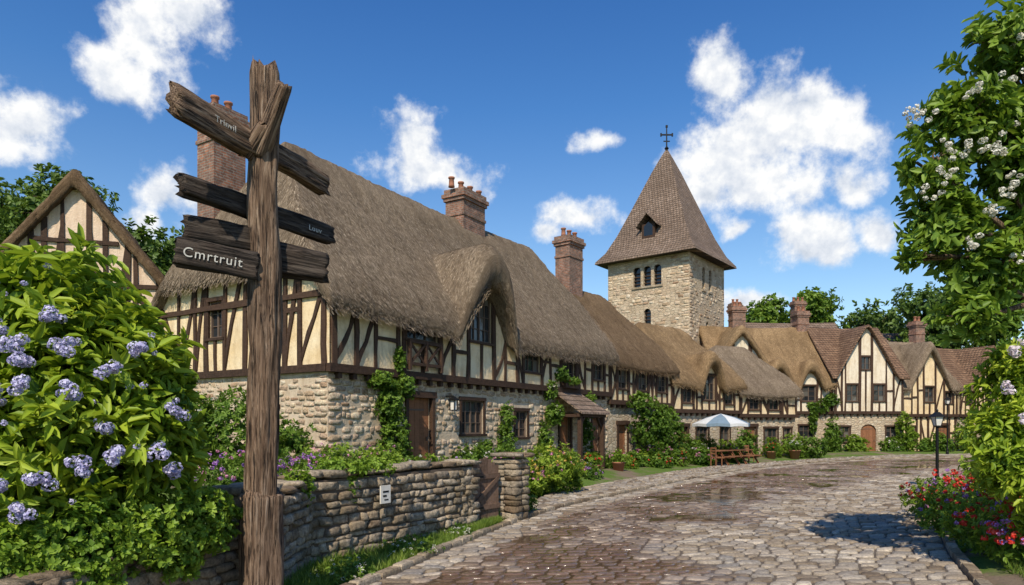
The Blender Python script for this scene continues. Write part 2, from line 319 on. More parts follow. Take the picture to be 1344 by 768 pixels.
def tree(name,base,top,r0,blobs,ns,nl,ln,wd,mat,seed=1,**kw):
    e=empty(name); mb=MB(); b=Vector(base); t=Vector(top); pts=[];rad=[]
    for i in range(9):
        q=i/8; pts.append(b.lerp(t,q)+Vector((math.sin(q*5+seed)*.12,math.cos(q*4+seed)*.12,0))*r0*3*q); rad.append(r0*(1.35-.35*min(1,q*6))*(1-.5*q))
    tube(mb,pts,rad,12,rough=.08)
    for bl in blobs:
        c=Vector(bl[:3]); s=pts[random.choice([5,6,7,8])]; mid=s.lerp(c,.5)+Vector((R(-.3,.3),R(-.3,.3),R(0,.4)))*bl[3]*.4
        tube(mb,[s,s.lerp(mid,.5)+Vector((0,0,.1*bl[3])),mid,c],[r0*.42,r0*.34,r0*.24,r0*.1],8,rough=.08)
        for k in range(4):
            d=Vector(rdir(1)[0]); d.z=abs(d.z)*.6; q=c+Vector((d.x*bl[3],d.y*bl[4],d.z*bl[5]))*.85
            tube(mb,[mid.lerp(c,.6),c.lerp(q,.5)+Vector((0,0,.08*bl[3])),q],[r0*.16,r0*.1,r0*.03],6)
    mb.obj('trunk_and_limbs',m_bark,e,True)
    foliage('crown',blobs,ns,nl,ln,wd,mat,e,seed=seed,**kw)
    return e

# ---------- roofs
def smin(a,b,k):
    h=np.clip(.5+.5*(b-a)/k,0,1); return b+(a-b)*h-k*h*(1-h)
def smax(a,b,k): return -smin(-a,-b,k)
def mkH(L,D,ze,zr,oh,hl,hr,dorm,sag=.0,k=.35):
    t=(zr-ze)/(D/2+oh)
    def H(x,y):
        x=np.asarray(x,float);y=np.asarray(y,float)
        s=-sag*np.sin(np.clip(x/L,0,1)*math.pi)
        f=ze+(y+oh)*t; b=ze+(D+oh-y)*t; z=smin(f,b,k)+k*.2
        if hl: z=smin(z,hl[0]+(x+.35)*hl[1],k)
        if hr: z=smin(z,hr[0]+(L+.35-x)*hr[1],k)
        z=z+s
        for dm in dorm:
            kind,xd,kk,zt=dm[:4]
            if kind=='eye': g=zt-kk*(x-xd)**2-.10*(y+oh)
            else: g=zt-kk*(np.sqrt((x-xd)**2+.06)-.24)
            g=g-np.maximum(0,y-D*.5)*6; z=smax(z,g,.22 if kind=='eye' else .12)
        return z
    def TH(x,y):
        x=np.asarray(x,float); y=np.asarray(y,float); r=np.zeros(np.broadcast(x,y).shape)
        for dm in dorm:
            if len(dm)>4: r=r+dm[4]*np.exp(-((x-dm[1])/(1.65 if dm[0]=='eye' else 1.2))**4)*(y<1.0)
        return r
    H.TH=TH
    return H
def roof(parent,L,D,H,oh,th,mat,step=.12,ohx=.35,straw=0,rough=.05,name='thatched_roof',cap=True,zr=None):
    xs=np.linspace(-ohx,L+ohx,int((L+2*ohx)/step)+1); ys=np.linspace(-oh,D+oh,int((D+2*oh)/step)+1)
    X,Y=np.meshgrid(xs,ys,indexing='ij'); Z=H(X,Y); gx,gy=np.gradient(Z,xs,ys); TH=H.TH(X,Y)
    e=np.minimum(np.minimum(X+ohx,L+ohx-X),np.minimum(Y+oh,D+oh-Y))
    U=np.where(np.abs(gy)>np.abs(gx),X,Y+3.3)
    nz=fbm(vec3(X*1.3,Y*1.3,Z*1.3),3,4)-.5; Zt=Z+nz*rough*3.0
    if rough>.02:
        Zt=Zt+(fbm(vec3(U*9,Z*1.2,0),5,2)-.5)*.06
        if cap and zr:
            sc_l=(Y-D/2); edge=.75+.10*np.abs(np.sin(X*3.2)); Zt=Zt+.12*sstep((edge-np.abs(sc_l))/.1)*(Z>zr-1.6)
        Zt=Zt-.26*(1-np.clip(e/.28,0,1))**2-TH*.25*(1-np.clip(e/.4,0,1))**2
    nx,ny=X.shape; I=np.arange(nx*ny).reshape(nx,ny)
    jit=(rng.random((nx,ny))-.5)*rough; edge=(e<1e-4)
    push=-TH*.45*np.clip(1-(Y+oh)/1.0,0,1)
    X2=X+np.where(edge,jit,0); Y2=Y+np.where(edge,jit,0)+push
    Yb=Y+np.where(edge,jit,0)+push*.55
    top=vec3(X2,Y2,Zt).reshape(-1,3); bot=vec3(X2,Yb,Z-th-TH+(rng.random((nx,ny))-.5)*rough*1.6).reshape(-1,3)
    q=np.stack([I[:-1,:-1],I[1:,:-1],I[1:,1:],I[:-1,1:]],-1).reshape(-1,4); n=nx*ny
    midv=vec3(X2,np.where(Y<0,np.minimum(Y2,Yb)-.05,Y2),(Zt+Z-th-TH)/2).reshape(-1,3)
    F=[q,q[:,::-1]+n]
    for a in (I[:,0],I[-1,:],I[::-1,-1],I[0,::-1]):
        F.append(np.stack([a[1:],a[:-1],a[:-1]+2*n,a[1:]+2*n],-1)); F.append(np.stack([a[1:]+2*n,a[:-1]+2*n,a[:-1]+n,a[1:]+n],-1))
    u=U.ravel(); u2=np.where(edge,X+Y*.9,U).ravel()
    o=np_mesh(name,np.concatenate([top,bot,midv]),np.concatenate(F),mat,parent,True,{'u':np.concatenate([u,u2,u2])})
    if straw:
        m=straw; x=rng.uniform(-ohx,L+ohx,m); y=rng.uniform(-oh,D*.62,m); k=int(m*.28)
        y[:k]=-oh+rng.random(k)*.1; k2=int(m*.08); x[k:k+k2]=-ohx+rng.random(k2)*.1; y[k:k+k2]=rng.uniform(-oh,D+oh,k2)
        h=.05; z=H(x,y); dx=(H(x+h,y)-H(x-h,y))/(2*h); dy=(H(x,y+h)-H(x,y-h))/(2*h); th2=H.TH(x,y)
        g=np.stack([-dx,-dy,-(dx*dx+dy*dy)],-1); g=nrm(g+1e-4); N=nrm(np.stack([-dx,-dy,np.ones(m)],-1))
        e=np.minimum(x+ohx,y+oh); z=z-.26*(1-np.clip(e/.28,0,1))**2-th2*.25*(1-np.clip(e/.4,0,1))**2+(fbm(vec3(x*1.3,y*1.3,z*1.3),3,4)-.5)*rough*3.0
        z[:k]-=rng.random(k)*(th+th2[:k])*.85; z[k:k+k2]-=rng.random(k2)*th*.8
        y=y-th2*.42*np.clip(1-(y+oh)/1.0,0,1)
        P=np.stack([x,y,z],-1)+N*.008; S=nrm(np.cross(N,g)); ln=rng.uniform(.06,.18,m)[:,None]; w=rng.uniform(.004,.011,m)[:,None]
        g2=g+N*rng.uniform(-.02,.16,m)[:,None]+S*rng.normal(size=m)[:,None]*.07
        V=np.stack([P-S*w,P+S*w,P+g2*ln+S*w*.5,P+g2*ln-S*w*.5],1).reshape(-1,3); F=np.arange(4*m).reshape(-1,4)
        np_mesh('loose_straw',V,F,STR.get(mat.name,STR['thatch']),parent,False,{'v':np.repeat(rng.random(m),4)})
    return o
# ---------- walls
def panel(mb,fr,a0,a1,z0,top,ops,step=.3,o=0.0,rv=.16):
    tf=top if callable(top) else (lambda a:top)
    xs=set(np.round(np.linspace(a0,a1,max(2,int((a1-a0)/step)+1)),4))
    for p in ops:
        for q in p[:2]:
            if a0<q<a1: xs.add(round(q,4))
    xs=sorted(xs)
    for x0,x1 in zip(xs[:-1],xs[1:]):
        if x1-x0<.004: continue
        c=(x0+x1)/2; z=z0
        for p in sorted([p for p in ops if p[0]-.001<c<p[1]+.001],key=lambda p:p[2]):
            zb=max(z,p[2])
            if zb>z: mb.add([fr(x0,o,z),fr(x1,o,z),fr(x1,o,zb),fr(x0,o,zb)],[(0,1,2,3)])
            z=p[3]
        t0,t1=float(tf(x0)),float(tf(x1))
        if max(t0,t1)>z: mb.add([fr(x0,o,z),fr(x1,o,z),fr(x1,o,max(t1,z)),fr(x0,o,max(t0,z))],[(0,1,2,3)])
    for p in ops:
        b0,b1,c0,c1=p[:4]; d=o-rv
        mb.add([fr(b0,o,c0),fr(b1,o,c0),fr(b1,o,c1),fr(b0,o,c1),fr(b0,d,c0),fr(b1,d,c0),fr(b1,d,c1),fr(b0,d,c1)],[(0,4,5,1),(1,5,6,2),(2,6,7,3),(3,7,4,0)])
def win(G,W,T,fr,a0,a1,z0,z1,nx=2,nz=3,o=0.0,trim=True):
    d=o-.11; px=(a1-a0)/nx; pz=(z1-z0)/nz
    for i in range(nx):
        for j in range(nz):
            x0,x1,y0,y1=a0+i*px,a0+(i+1)*px,z0+j*pz,z0+(j+1)*pz; q=[R(-.006,.006) for _ in range(4)]
            G.add([fr(x0,d+q[0],y0),fr(x1,d+q[1],y0),fr(x1,d+q[2],y1),fr(x0,d+q[3],y1)],[(0,1,2,3)])
    f=.05
    fbox(W,fr,a0,a0+f,d-.02,d+.062,z0,z1);fbox(W,fr,a1-f,a1,d-.02,d+.062,z0,z1)
    fbox(W,fr,a0+f,a1-f,d-.02,d+.058,z0,z0+f);fbox(W,fr,a0+f,a1-f,d-.02,d+.058,z1-f,z1)
    for i in range(1,nx): x=a0+i*px; wdt=.03 if nx%2==0 and i==nx//2 else .014; fbox(W,fr,x-wdt,x+wdt,d-.018,d+.045,z0+f,z1-f)
    for j in range(1,nz): z=z0+j*pz; fbox(W,fr,a0+f,a1-f,d-.016,d+.032,z-.012,z+.012)
    if trim:
        fbox(T,fr,a0-.1,a0,o-.03,o+.047,z0,z1);fbox(T,fr,a1,a1+.1,o-.03,o+.049,z0,z1)
        fbox(T,fr,a0-.14,a1+.14,o-.03,o+.058,z1,z1+.12);fbox(T,fr,a0-.14,a1+.14,o-.03,o+.09,z0-.08,z0)
def archfill(mb,fr,a0,a1,z1,rise,o):
    n=8;c=(a0+a1)/2;r=(a1-a0)/2
    for i in range(n):
        t0,t1=math.pi*(1-i/n),math.pi*(1-(i+1)/n); x0,x1=c+r*math.cos(t0),c+r*math.cos(t1)
        mb.add([fr(x0,o,z1-rise+rise*math.sin(t0)),fr(x1,o,z1-rise+rise*math.sin(t1)),fr(x1,o,z1+.02),fr(x0,o,z1+.02)],[(0,1,2,3)])
def door(Dm,T,W,fr,a0,a1,z0,z1,o=0.0,trim=True):
    n=5; w=(a1-a0)/n
    for i in range(n): fbox(Dm,fr,a0+i*w+.004,a0+(i+1)*w-.004,o-.17,o-.11+R(-.004,.004),z0,z1)
    for z in (z0+.3,z1-.4): fbox(W,fr,a0+.03,a1-.25,o-.10,o-.095,z,z+.05)
    fbox(W,fr,a1-.16,a1-.12,o-.10,o-.05,z0+.95,z0+1.08)
    if trim:
        fbox(T,fr,a0-.13,a0,o-.1,o+.06,z0,z1);fbox(T,fr,a1,a1+.13,o-.1,o+.062,z0,z1);fbox(T,fr,a0-.2,a1+.2,o-.1,o+.08,z1,z1+.2)
def framing(mb,fr,a0,a1,z0,tf,ops,sp=.95,t=.05,w=.15,rails=None,brace=.55,o=0.0):
    F2=Frame(fr(0,o,0)[:2],fr.A,fr.N); xs=[]; n=max(2,round((a1-a0)/sp))
    for i in range(n+1):
        a=a0+.08+(a1-a0-.16)*i/n+(R(-.17,.17) if 0<i<n else 0)
        if all(not(p[0]-.3<a<p[1]+.3) for p in ops) or i in(0,n): xs.append((a,None))
    for p in ops: xs+=[(p[0]-.13,None),(p[1]+.13,None)]
    xs=sorted(x[0] for x in xs)
    for a in xs:
        if a0<=a<=a1: strip(mb,F2,seg(a,z0,a+R(-.035,.035),float(tf(a))-.02,4),w*R(.75,1.25),t)
    for p,q in zip(xs[:-1],xs[1:]):
        g=q-p
        if g<.3: continue
        cv=[o_ for o_ in ops if o_[0]<(p+q)/2<o_[1]]; tp=min(float(tf(p)),float(tf(q)))
        if cv:
            for o_ in cv:
                if o_[2]-z0>.5:
                    strip(mb,F2,seg((p+q)/2,z0,(p+q)/2,o_[2]-.08,2),w*.8,t)
            continue
        zm=(z0+tp)/2+R(-.15,.15) if rails is None else None
        if tp-z0<.7: continue
        r=random.random()
        if r<brace:
            if random.random()<.5: strip(mb,F2,seg(p,z0+.08,q,tp-.15,5,R(-.14,.14)),w*.85,t-.012)
            else: strip(mb,F2,seg(q,z0+.08,p,tp-.15,5,R(-.14,.14)),w*.85,t-.012)
            if r<brace*.2: strip(mb,F2,seg(p,tp-.2,q,z0+.12,5,R(-.1,.1)),w*.8,t-.03)
        if r>brace*.7 and r<.95: strip(mb,F2,seg(p,zm,q,zm+R(-.03,.03),2),w*.8,t-.004)
def chimney(B,Pm,x,y,w,d,z0,z1,pots=2):
    f=lambda a,b,c,dd,e,g: fbox(B,WF,a,b,c,dd,e,g)
    f(x-w/2,x+w/2,y-d/2,y+d/2,z0,z1-.5)
    f(x-w/2-.04,x+w/2+.04,y-d/2-.04,y+d/2+.04,z1-1.15,z1-1.03)
    f(x-w/2-.07,x+w/2+.07,y-d/2-.07,y+d/2+.07,z1-.5,z1-.36)
    f(x-w/2-.13,x+w/2+.13,y-d/2-.13,y+d/2+.13,z1-.36,z1-.2)
    f(x-w/2-.05,x+w/2+.05,y-d/2-.05,y+d/2+.05,z1-.2,z1)
    for i in range(pots):
        px=x+(i-(pots-1)/2)*w*.42; tube(Pm,[(px,y,z1),(px,y,z1+.1),(px,y,z1+.34),(px,y,z1+.36),(px,y,z1+.42)],[.14,.12,.105,.14,.14],10)
def house(name,O,deg,L,D,ze,zr,st,fops=(),lops=(),hl=None,hr=None,dorm=(),oh=.42,th=.5,lower='stone',upper=None,chim=(),straw=4000,step=.16,rmat=None,sag=.12,jet=.12,sp=.95,rough=.05,lower_t=False,brace=.5,rname='thatched_roof',white=False):
    e=empty(name,(O[0],O[1],0),math.radians(deg)); upper=upper or m_plaster
    H=mkH(L,D,ze,zr,oh,hl,hr,dorm,sag,.35 if th>.3 else .05)
    S,Pl,T,G,W,Dm,B,Pm=[MB() for _ in range(8)]
    fF=Frame((0,0),(1,0),(0,-1)); fL=Frame((0,0),(0,1),(-1,0)); fR=Frame((L,0),(0,1),(1,0)); fB=Frame((0,D),(1,0),(0,1))
    topF=lambda a:float(H(a,-jet))-th-float(H.TH(a,-jet))+.12
    topL=lambda a:float(H(0,a))-th+.12
    topR=lambda a:float(H(L,a))-th+.12
    lo=[p for p in fops if p[2]<st-.2]; up=[p for p in fops if p[2]>=st-.2]
    panel(S,fF,0,L,-.5,st+.02,lo)
    panel(Pl,fF,-.0,L,st,topF,up,.2,jet)
    Pl.add([fF(0,0,st),fF(L,0,st),fF(L,jet,st),fF(0,jet,st)],[(0,1,2,3)])
    lL=[p for p in lops if p[2]<st-.2]; uL=[p for p in lops if p[2]>=st-.2]
    panel(S,fL,0,D,-.5,st+.02,lL); panel(Pl,fL,-jet,D,st,topL,uL,.2,.05)
    panel(S,fR,0,D,-.5,st+.02,[]); panel(Pl,fR,-jet,D,st,topR,[],.2,.05)
    panel(S,fB,0,L,-.5,float(H(L/2,D))-th+.1,[],1.0)
    fbox(T,fF,-.1,L+.1,-.02,jet+.09,st-.1,st+.12)
    fbox(T,fL,-.05,D+.02,-.02,.135,st-.09,st+.11); fbox(T,fR,-.05,D+.02,-.02,.135,st-.09,st+.11)
    x=.3
    while x<L-.2 and jet>.05: fbox(T,fF,x-.07,x+.07,.0,jet+.04,st-.26,st-.11); x+=.55
    framing(T,fF,0,L,st+.1,topF,up,sp,.05,.15,brace=brace,o=jet)
    zt=float(ze)+oh*(zr-ze)/(D/2+oh)-th-.02
    strip(T,Frame((0,-jet),(1,0),(0,-1)),seg(0,zt,L,zt,int(L),0),.16,.075) if not dorm else None
    framing(T,fL,-.02,D,st+.1,topL,uL,sp,.05,.15,brace=brace+.1,o=.05)
    strip(T,Frame((-.05,0),(0,1),(-1,0)),seg(.1,zt,D-.1,zt,6),.17,.075)
    if zr-zt>2 and not hl: strip(T,Frame((-.05,0),(0,1),(-1,0)),seg(D*.25,zt+(zr-zt)*.38,D*.75,zt+(zr-zt)*.38,4),.15,.08)
    framing(T,fR,-.02,D,st+.1,topR,[],sp,.05,.15,brace=brace,o=.05)
    if lower_t: framing(T,fF,0,L,.0,lambda a:st-.08,lo,sp*1.2,.05,.15,brace=brace*.6)
    for fr,ops in ((fF,fops),(fL,lops)):
        for p in ops:
            o=(jet if p[2]>=st-.2 else 0) if fr is fF else (.05 if p[2]>=st-.2 else 0)
            if p[4]=='w': win(G,W,T,fr,p[0],p[1],p[2],p[3],p[5],p[6],o)
            elif p[4]=='d': door(Dm,T,W,fr,p[0],p[1],p[2],p[3],o)
            elif p[4]=='a': door(Dm,T,W,fr,p[0],p[1],p[2],p[3],o,False); archfill(S,fr,p[0],p[1],p[3],(p[1]-p[0])*.45,o+.004)
    for c in chim: chimney(B,Pm,*c)
    lm={'stone':m_stone,'plaster':upper,'mortar':m_mort}[lower]
    S.obj('ground_floor_walls',lm,e);Pl.obj('upper_walls',upper,e);T.obj('timber_frame',m_timber,e);G.obj('window_panes',m_glass,e)
    W.obj('window_frames',m_wwhite if white else m_wframe,e);Dm.obj('doors',m_door,e);B.obj('chimney_stacks',m_brick,e);Pm.obj('chimney_pots',m_pot,e,True)
    roof(e,L,D,H,oh,th,rmat or m_thatch,step,.35,straw,rough,rname,cap=rough>.02,zr=zr)
    return e,fF,H
# ---------- real stones
import bmesh
bm=bmesh.new(); bmesh.ops.create_cube(bm,size=2); bmesh.ops.subdivide_edges(bm,edges=bm.edges[:],cuts=2,use_grid_fill=True)
TV0=np.array([v.co[:] for v in bm.verts]); TF=np.array([[v.index for v in f.verts] for f in bm.faces]); bm.free()
def stones(name,lst,mat,parent,pw=8,amp=.3,rot=0.0):
    TV=TV0/((np.abs(TV0)**pw).sum(1)**(1/pw))[:,None]
    A=np.array(lst,float); n=len(A); k=len(TV); T=np.broadcast_to(TV,(n,k,3)).copy()
    T+= (fbm(TV[None]*1.1+rng.uniform(0,50,(n,1,3)),1,2)-.5)[...,None]*amp*TV[None]
    sk=rng.normal(size=(n,1))*.10; T[...,0]+=sk*T[...,2]; T[...,2]+=rng.normal(size=(n,1))*.08*T[...,0]
    lx,ly,lz=A[:,5:6]/2,A[:,6:7]/2,A[:,7:8]/2; a,b,c=T[...,0]*lx,T[...,1]*ly,T[...,2]*lz
    x=A[:,0:1]+a*A[:,3:4]-b*A[:,4:5]; y=A[:,1:2]+a*A[:,4:5]+b*A[:,3:4]; z=A[:,2:3]+c
    F=(TF[None]+(np.arange(n)*k)[:,None,None]).reshape(-1,4)
    return np_mesh(name,np.stack([x,y,z],-1).reshape(-1,3),F,mat,parent,True,{'v':np.repeat(rng.random(n),k)})
def face_stones(fr,a0,a1,z0,z1,ops,lst,hmin=.09,hmax=.24,o=.0):
    z=z0; k=0
    while z<z1-.06:
        h=min(R(hmin,hmax),z1-z); blk=sorted([(p[0]-.12,p[1]+.12) for p in ops if z+h>p[2]-.06 and z<p[3]+.14])
        ints=[];s=a0
        for b in blk:
            if b[0]>s: ints.append((s,b[0]))
            s=max(s,b[1])
        if s<a1: ints.append((s,a1))
        for (s,e) in ints:
            first=True
            while s<e-.04:
                l=R(.12,.46) if not(first and s==a0) else (.5 if k%2 else .28)
                corner=first and s==a0; first=False
                if e-s-l<.1: l=e-s
                if random.random()<.86 or corner:
                    c=fr(s+l/2,o-.064+R(-.016,.014)+(.02 if corner else 0),z+h/2); lst.append((c[0],c[1],c[2]+R(-.025,.025),fr.A[0],fr.A[1],l*R(.86,.97),.18,h*R(.7,.98)))
                s+=l
        z+=h; k+=1

# ================= MAIN COTTAGE
MO=[(3.2,4.35,.7,3.0,'d'),(5.95,7.25,1.85,3.0,'w',4,3),(9.4,10.3,1.7,2.7,'w',2,3),(13.0,14.0,.35,2.5,'d'),(16.2,17.1,.3,2.5,'d'),
          (3.0,4.5,4.75,5.6,'w',3,2),(6.3,7.6,5.05,6.85,'w',4,4),(9.9,11.1,4.25,5.2,'w',3,2),(13.0,14.2,4.0,5.25,'w',3,3),(16.1,17.2,4.3,5.2,'w',3,2)]
ML=[(4.35,5.0,4.75,5.85,'w',2,3),(2.0,2.7,1.7,2.6,'w',2,2)]
main,fF,Hm=house('thatched_timber_cottage',(-4.86,18),58.1,18.0,7.5,5.75,11.05,3.65,fops=MO,lops=ML,lower='mortar',
    hl=(6.9,2.1),hr=(8.2,1.9),dorm=[('eye',6.95,.92,8.5,.95)],straw=70000,step=.09,sp=.85,
    chim=[(1.0,5.9,1.15,.85,6.5,12.2,2),(11.4,3.75,1.6,.95,9.5,12.2,4)],oh=.42,th=.62,sag=.22,brace=.62)
fl_=[]; face_stones(fF,0,18,-.1,3.5,[p for p in MO if p[2]<3.4],fl_); face_stones(Frame((0,0),(0,1),(-1,0)),0,7.5,-.1,3.5,[p for p in ML if p[2]<3.4],fl_)
stones('rubble_wall_stones',fl_,m_fstone,main,6,.6)
mb=MB(); F2=Frame((0,-.12),(1,0),(0,-1))
for z in (3.95,4.62): fbox(mb,F2,2.95,4.55,.10,.2,z,z+.09)
for x in (2.98,3.75,4.5): fbox(mb,F2,x-.045,x+.045,.09,.21,3.8,4.72)
for x0,x1 in ((3.05,3.7),(3.82,4.45)):
    strip(mb,F2,seg(x0,4.04,x1,4.62,2),.07,.16,.12); strip(mb,F2,seg(x1,4.04,x0,4.62,2),.07,.14,.11)
mb.obj('balcony_rail',m_timber,main)
mb=MB()
for x in (12.4,14.6): fbox(mb,fF,x-.08,x+.08,1.2,1.36,.1,2.6)
fbox(mb,fF,12.2,14.8,1.22,1.36,2.5,2.66)
for x in(12.4,14.6): strip(mb,Frame((0,-1.2),(1,0),(0,-1)),seg(x,2.0,x+(.5 if x<13 else -.5),2.52,3,.05),.1,.08,.0); fbox(mb,fF,x-.06,x+.06,0,1.2,2.5,2.62)
mb.obj('porch_frame',m_timber,main)
mb=MB(); mb.add([fF(12.1,1.5,2.62),fF(14.9,1.5,2.62),fF(14.7,0,3.6),fF(12.3,0,3.6),fF(12.1,1.5,2.70),fF(14.9,1.5,2.70),fF(14.7,0,3.68),fF(12.3,0,3.68)],BF); mb.obj('porch_roof',m_tile,main)
def lantern(parent,fr,a,z,o=0.0):
    mb=MB(); fbox(mb,fr,a-.02,a+.02,o,o+.32,z+.42,z+.46)
    fbox(mb,fr,a-.13,a+.13,o+.19,o+.45,z+.3,z+.33)
    vs=[fr(a-.13,o+.19,z+.33),fr(a+.13,o+.19,z+.33),fr(a+.13,o+.45,z+.33),fr(a-.13,o+.45,z+.33),fr(a,o+.32,z+.46)]
    mb.add(vs,[(0,1,4),(1,2,4),(2,3,4),(3,0,4)])
    fbox(mb,fr,a-.08,a+.08,o+.24,o+.40,z-.03,z)
    for i in(-1,1):
        for j in(-1,1): fbox(mb,fr,a+i*.09-.012,a+i*.09+.012,o+.32+j*.09-.012,o+.32+j*.09+.012,z,z+.3)
    mb.obj('lantern_case',m_iron,parent); g=MB(); fbox(g,fr,a-.07,a+.07,o+.25,o+.39,z,z+.3); g.obj('lantern_glass',m_wwhite,parent)
lantern(main,fF,5.1,2.65)

# ================= ROW HOUSES
def F1(O,deg,L): a=math.radians(deg); return (O[0]+math.cos(a)*L,O[1]+math.sin(a)*L)
a1=F1((-4.86,18),58.1,18.05)
h2,_,_=house('thatched_row_house',a1,52,7.0,7.0,5.5,9.7,3.3,rmat=m_thatchD,
    fops=[(1.0,1.9,.1,2.2,'d'),(3.0,4.1,1.0,2.2,'w',2,3),(5.2,6.2,.1,2.3,'d'),(.8,1.7,4.0,5.0,'w',2,3),(2.9,3.9,4.0,5.0,'w',2,3),(5.1,6.2,4.0,5.0,'w',3,3)],
    hr=(6.5,1.6),straw=9000,step=.14,chim=[(1.6,3.3,1.3,.9,8.3,12.2,3)],sp=.8,brace=.6)
a2=F1(a1,52,7.05)
h3,_,_=house('thatched_row_house',a2,40,7.0,7.0,4.9,8.6,3.0,rmat=m_thatchG,
    fops=[(.7,1.6,.1,2.1,'d'),(2.5,3.7,.9,2.1,'w',3,3),(5.0,6.0,.9,2.1,'w',2,3),(1.0,1.9,3.5,4.5,'w',2,3),(3.0,4.2,3.7,5.2,'w',3,3),(5.3,6.2,3.5,4.4,'w',2,3)],
    hl=(6.0,1.5),hr=(6.0,1.5),dorm=[('eye',3.6,1.3,6.7,.4)],straw=8000,step=.14,sp=.8,brace=.6)
a3=F1(a2,40,7.05)
h4,_,_=house('thatched_row_house',a3,28,5.2,6.5,4.5,7.7,2.8,
    fops=[(.6,1.5,.1,2.1,'d'),(2.3,3.5,.9,2.0,'w',3,2),(4.1,4.8,.9,2.0,'w',2,2),(.8,1.7,3.2,4.1,'w',2,2),(2.6,3.5,3.2,4.1,'w',2,2)],
    lops=[],hl=(5.6,1.4),hr=(5.4,1.4),straw=6000,step=.14,sp=.7,brace=.6)
h5,_,_=house('thatched_gabled_house',(16.2,53.0),6,9.0,7.5,5.7,10.4,3.2,upper=m_plaster2,rmat=m_thatchG,
    fops=[(1.0,2.0,.9,2.2,'w',2,3),(3.6,5.3,.0,2.5,'a'),(6.4,7.6,.9,2.2,'w',3,3),(4.0,5.0,4.1,5.3,'w',2,3),(6.6,7.7,4.1,5.3,'w',2,3),(1.1,2.1,4.1,5.4,'w',2,3)],
    dorm=[('gab',1.6,1.5,10.0,.3),('eye',4.6,1.6,7.5,.5),('eye',7.2,1.6,7.4,.5)],straw=9000,step=.14,sp=.75,chim=[(3.0,3.75,1.1,.9,8.5,12.1,2),(8.6,3.75,1.0,.9,8.5,11.8,2)])
h6,_,_=house('brown_tiled_gabled_house',(25.3,53.7),4,5.6,7.5,6.0,10.5,3.2,upper=m_plaster2,lower='stone',rmat=m_btile,th=.22,rough=.012,rname='tiled_roof',
    fops=[(.5,1.3,.9,2.1,'w',2,3),(2.2,3.5,.0,2.3,'a'),(4.3,5.1,.9,2.1,'w',2,3),(1.0,1.9,4.1,5.4,'w',2,3),(3.2,4.1,4.1,5.4,'w',2,3),(2.2,2.9,6.6,7.6,'w',2,2)],
    dorm=[('gab',2.55,1.75,10.1)],straw=0,step=.14,sp=.65,brace=.7,oh=.5)
h7,_,_=house('half_timbered_gabled_house',(31.1,54.6),14,5.4,7.0,5.4,9.4,3.0,upper=m_plaster,lower='plaster',rmat=m_thatch,
    fops=[(.6,1.4,.9,2.1,'w',2,3),(3.6,4.6,.0,2.2,'d'),(2.2,3.1,4.1,5.3,'w',2,3),(4.2,4.9,4.0,4.9,'w',2,2)],
    dorm=[('gab',2.6,2.0,9.0,.35)],straw=6000,step=.14,sp=.7,lower_t=True,chim=[(5.0,3.5,.9,.8,7.8,11.2,2)])
house('brown_tiled_gabled_house',(36.6,56.0),22,7,7,5.2,9.2,3.0,fops=[(.8,1.7,4,5.0,'w',2,2),(3.4,4.3,4,5.2,'w',2,3),(1.2,2.1,.9,2.1,'w',2,2),(4.6,5.6,0,2.1,'d')],dorm=[('gab',3.8,1.9,8.9)],straw=0,step=.16,rmat=m_btile,th=.22,rough=.012,rname='tiled_roof',sp=.7,brace=.6)
house('slate_roofed_house',(20.5,63),5,12,9,7.5,12.6,3.4,upper=m_plaster2,rmat=m_tile,th=.15,rough=.01,straw=0,rname='tiled_roof',
    chim=[(2.0,4.5,1.0,.8,11.0,14.3,2),(8.5,4.5,1.1,.9,11,14.6,3)],dorm=[],hl=(9.2,1.3))
house('slate_roofed_house',(33.5,66),-5,10,8,7.0,11.8,3.4,rmat=m_tile,th=.15,rough=.01,straw=0,rname='tiled_roof',chim=[(7,4,.9,.8,10,13.6,2)])
house('half_timbered_gable_house',(-13.5,26.2),108,7,5.6,7.5,11.5,4.5,upper=m_plaster3,straw=12000,step=.1,sp=.62,rmat=m_thatchD,
    lops=[(2.5,3.1,6.0,7.0,'w',2,3)],chim=[],brace=.9,th=.6)

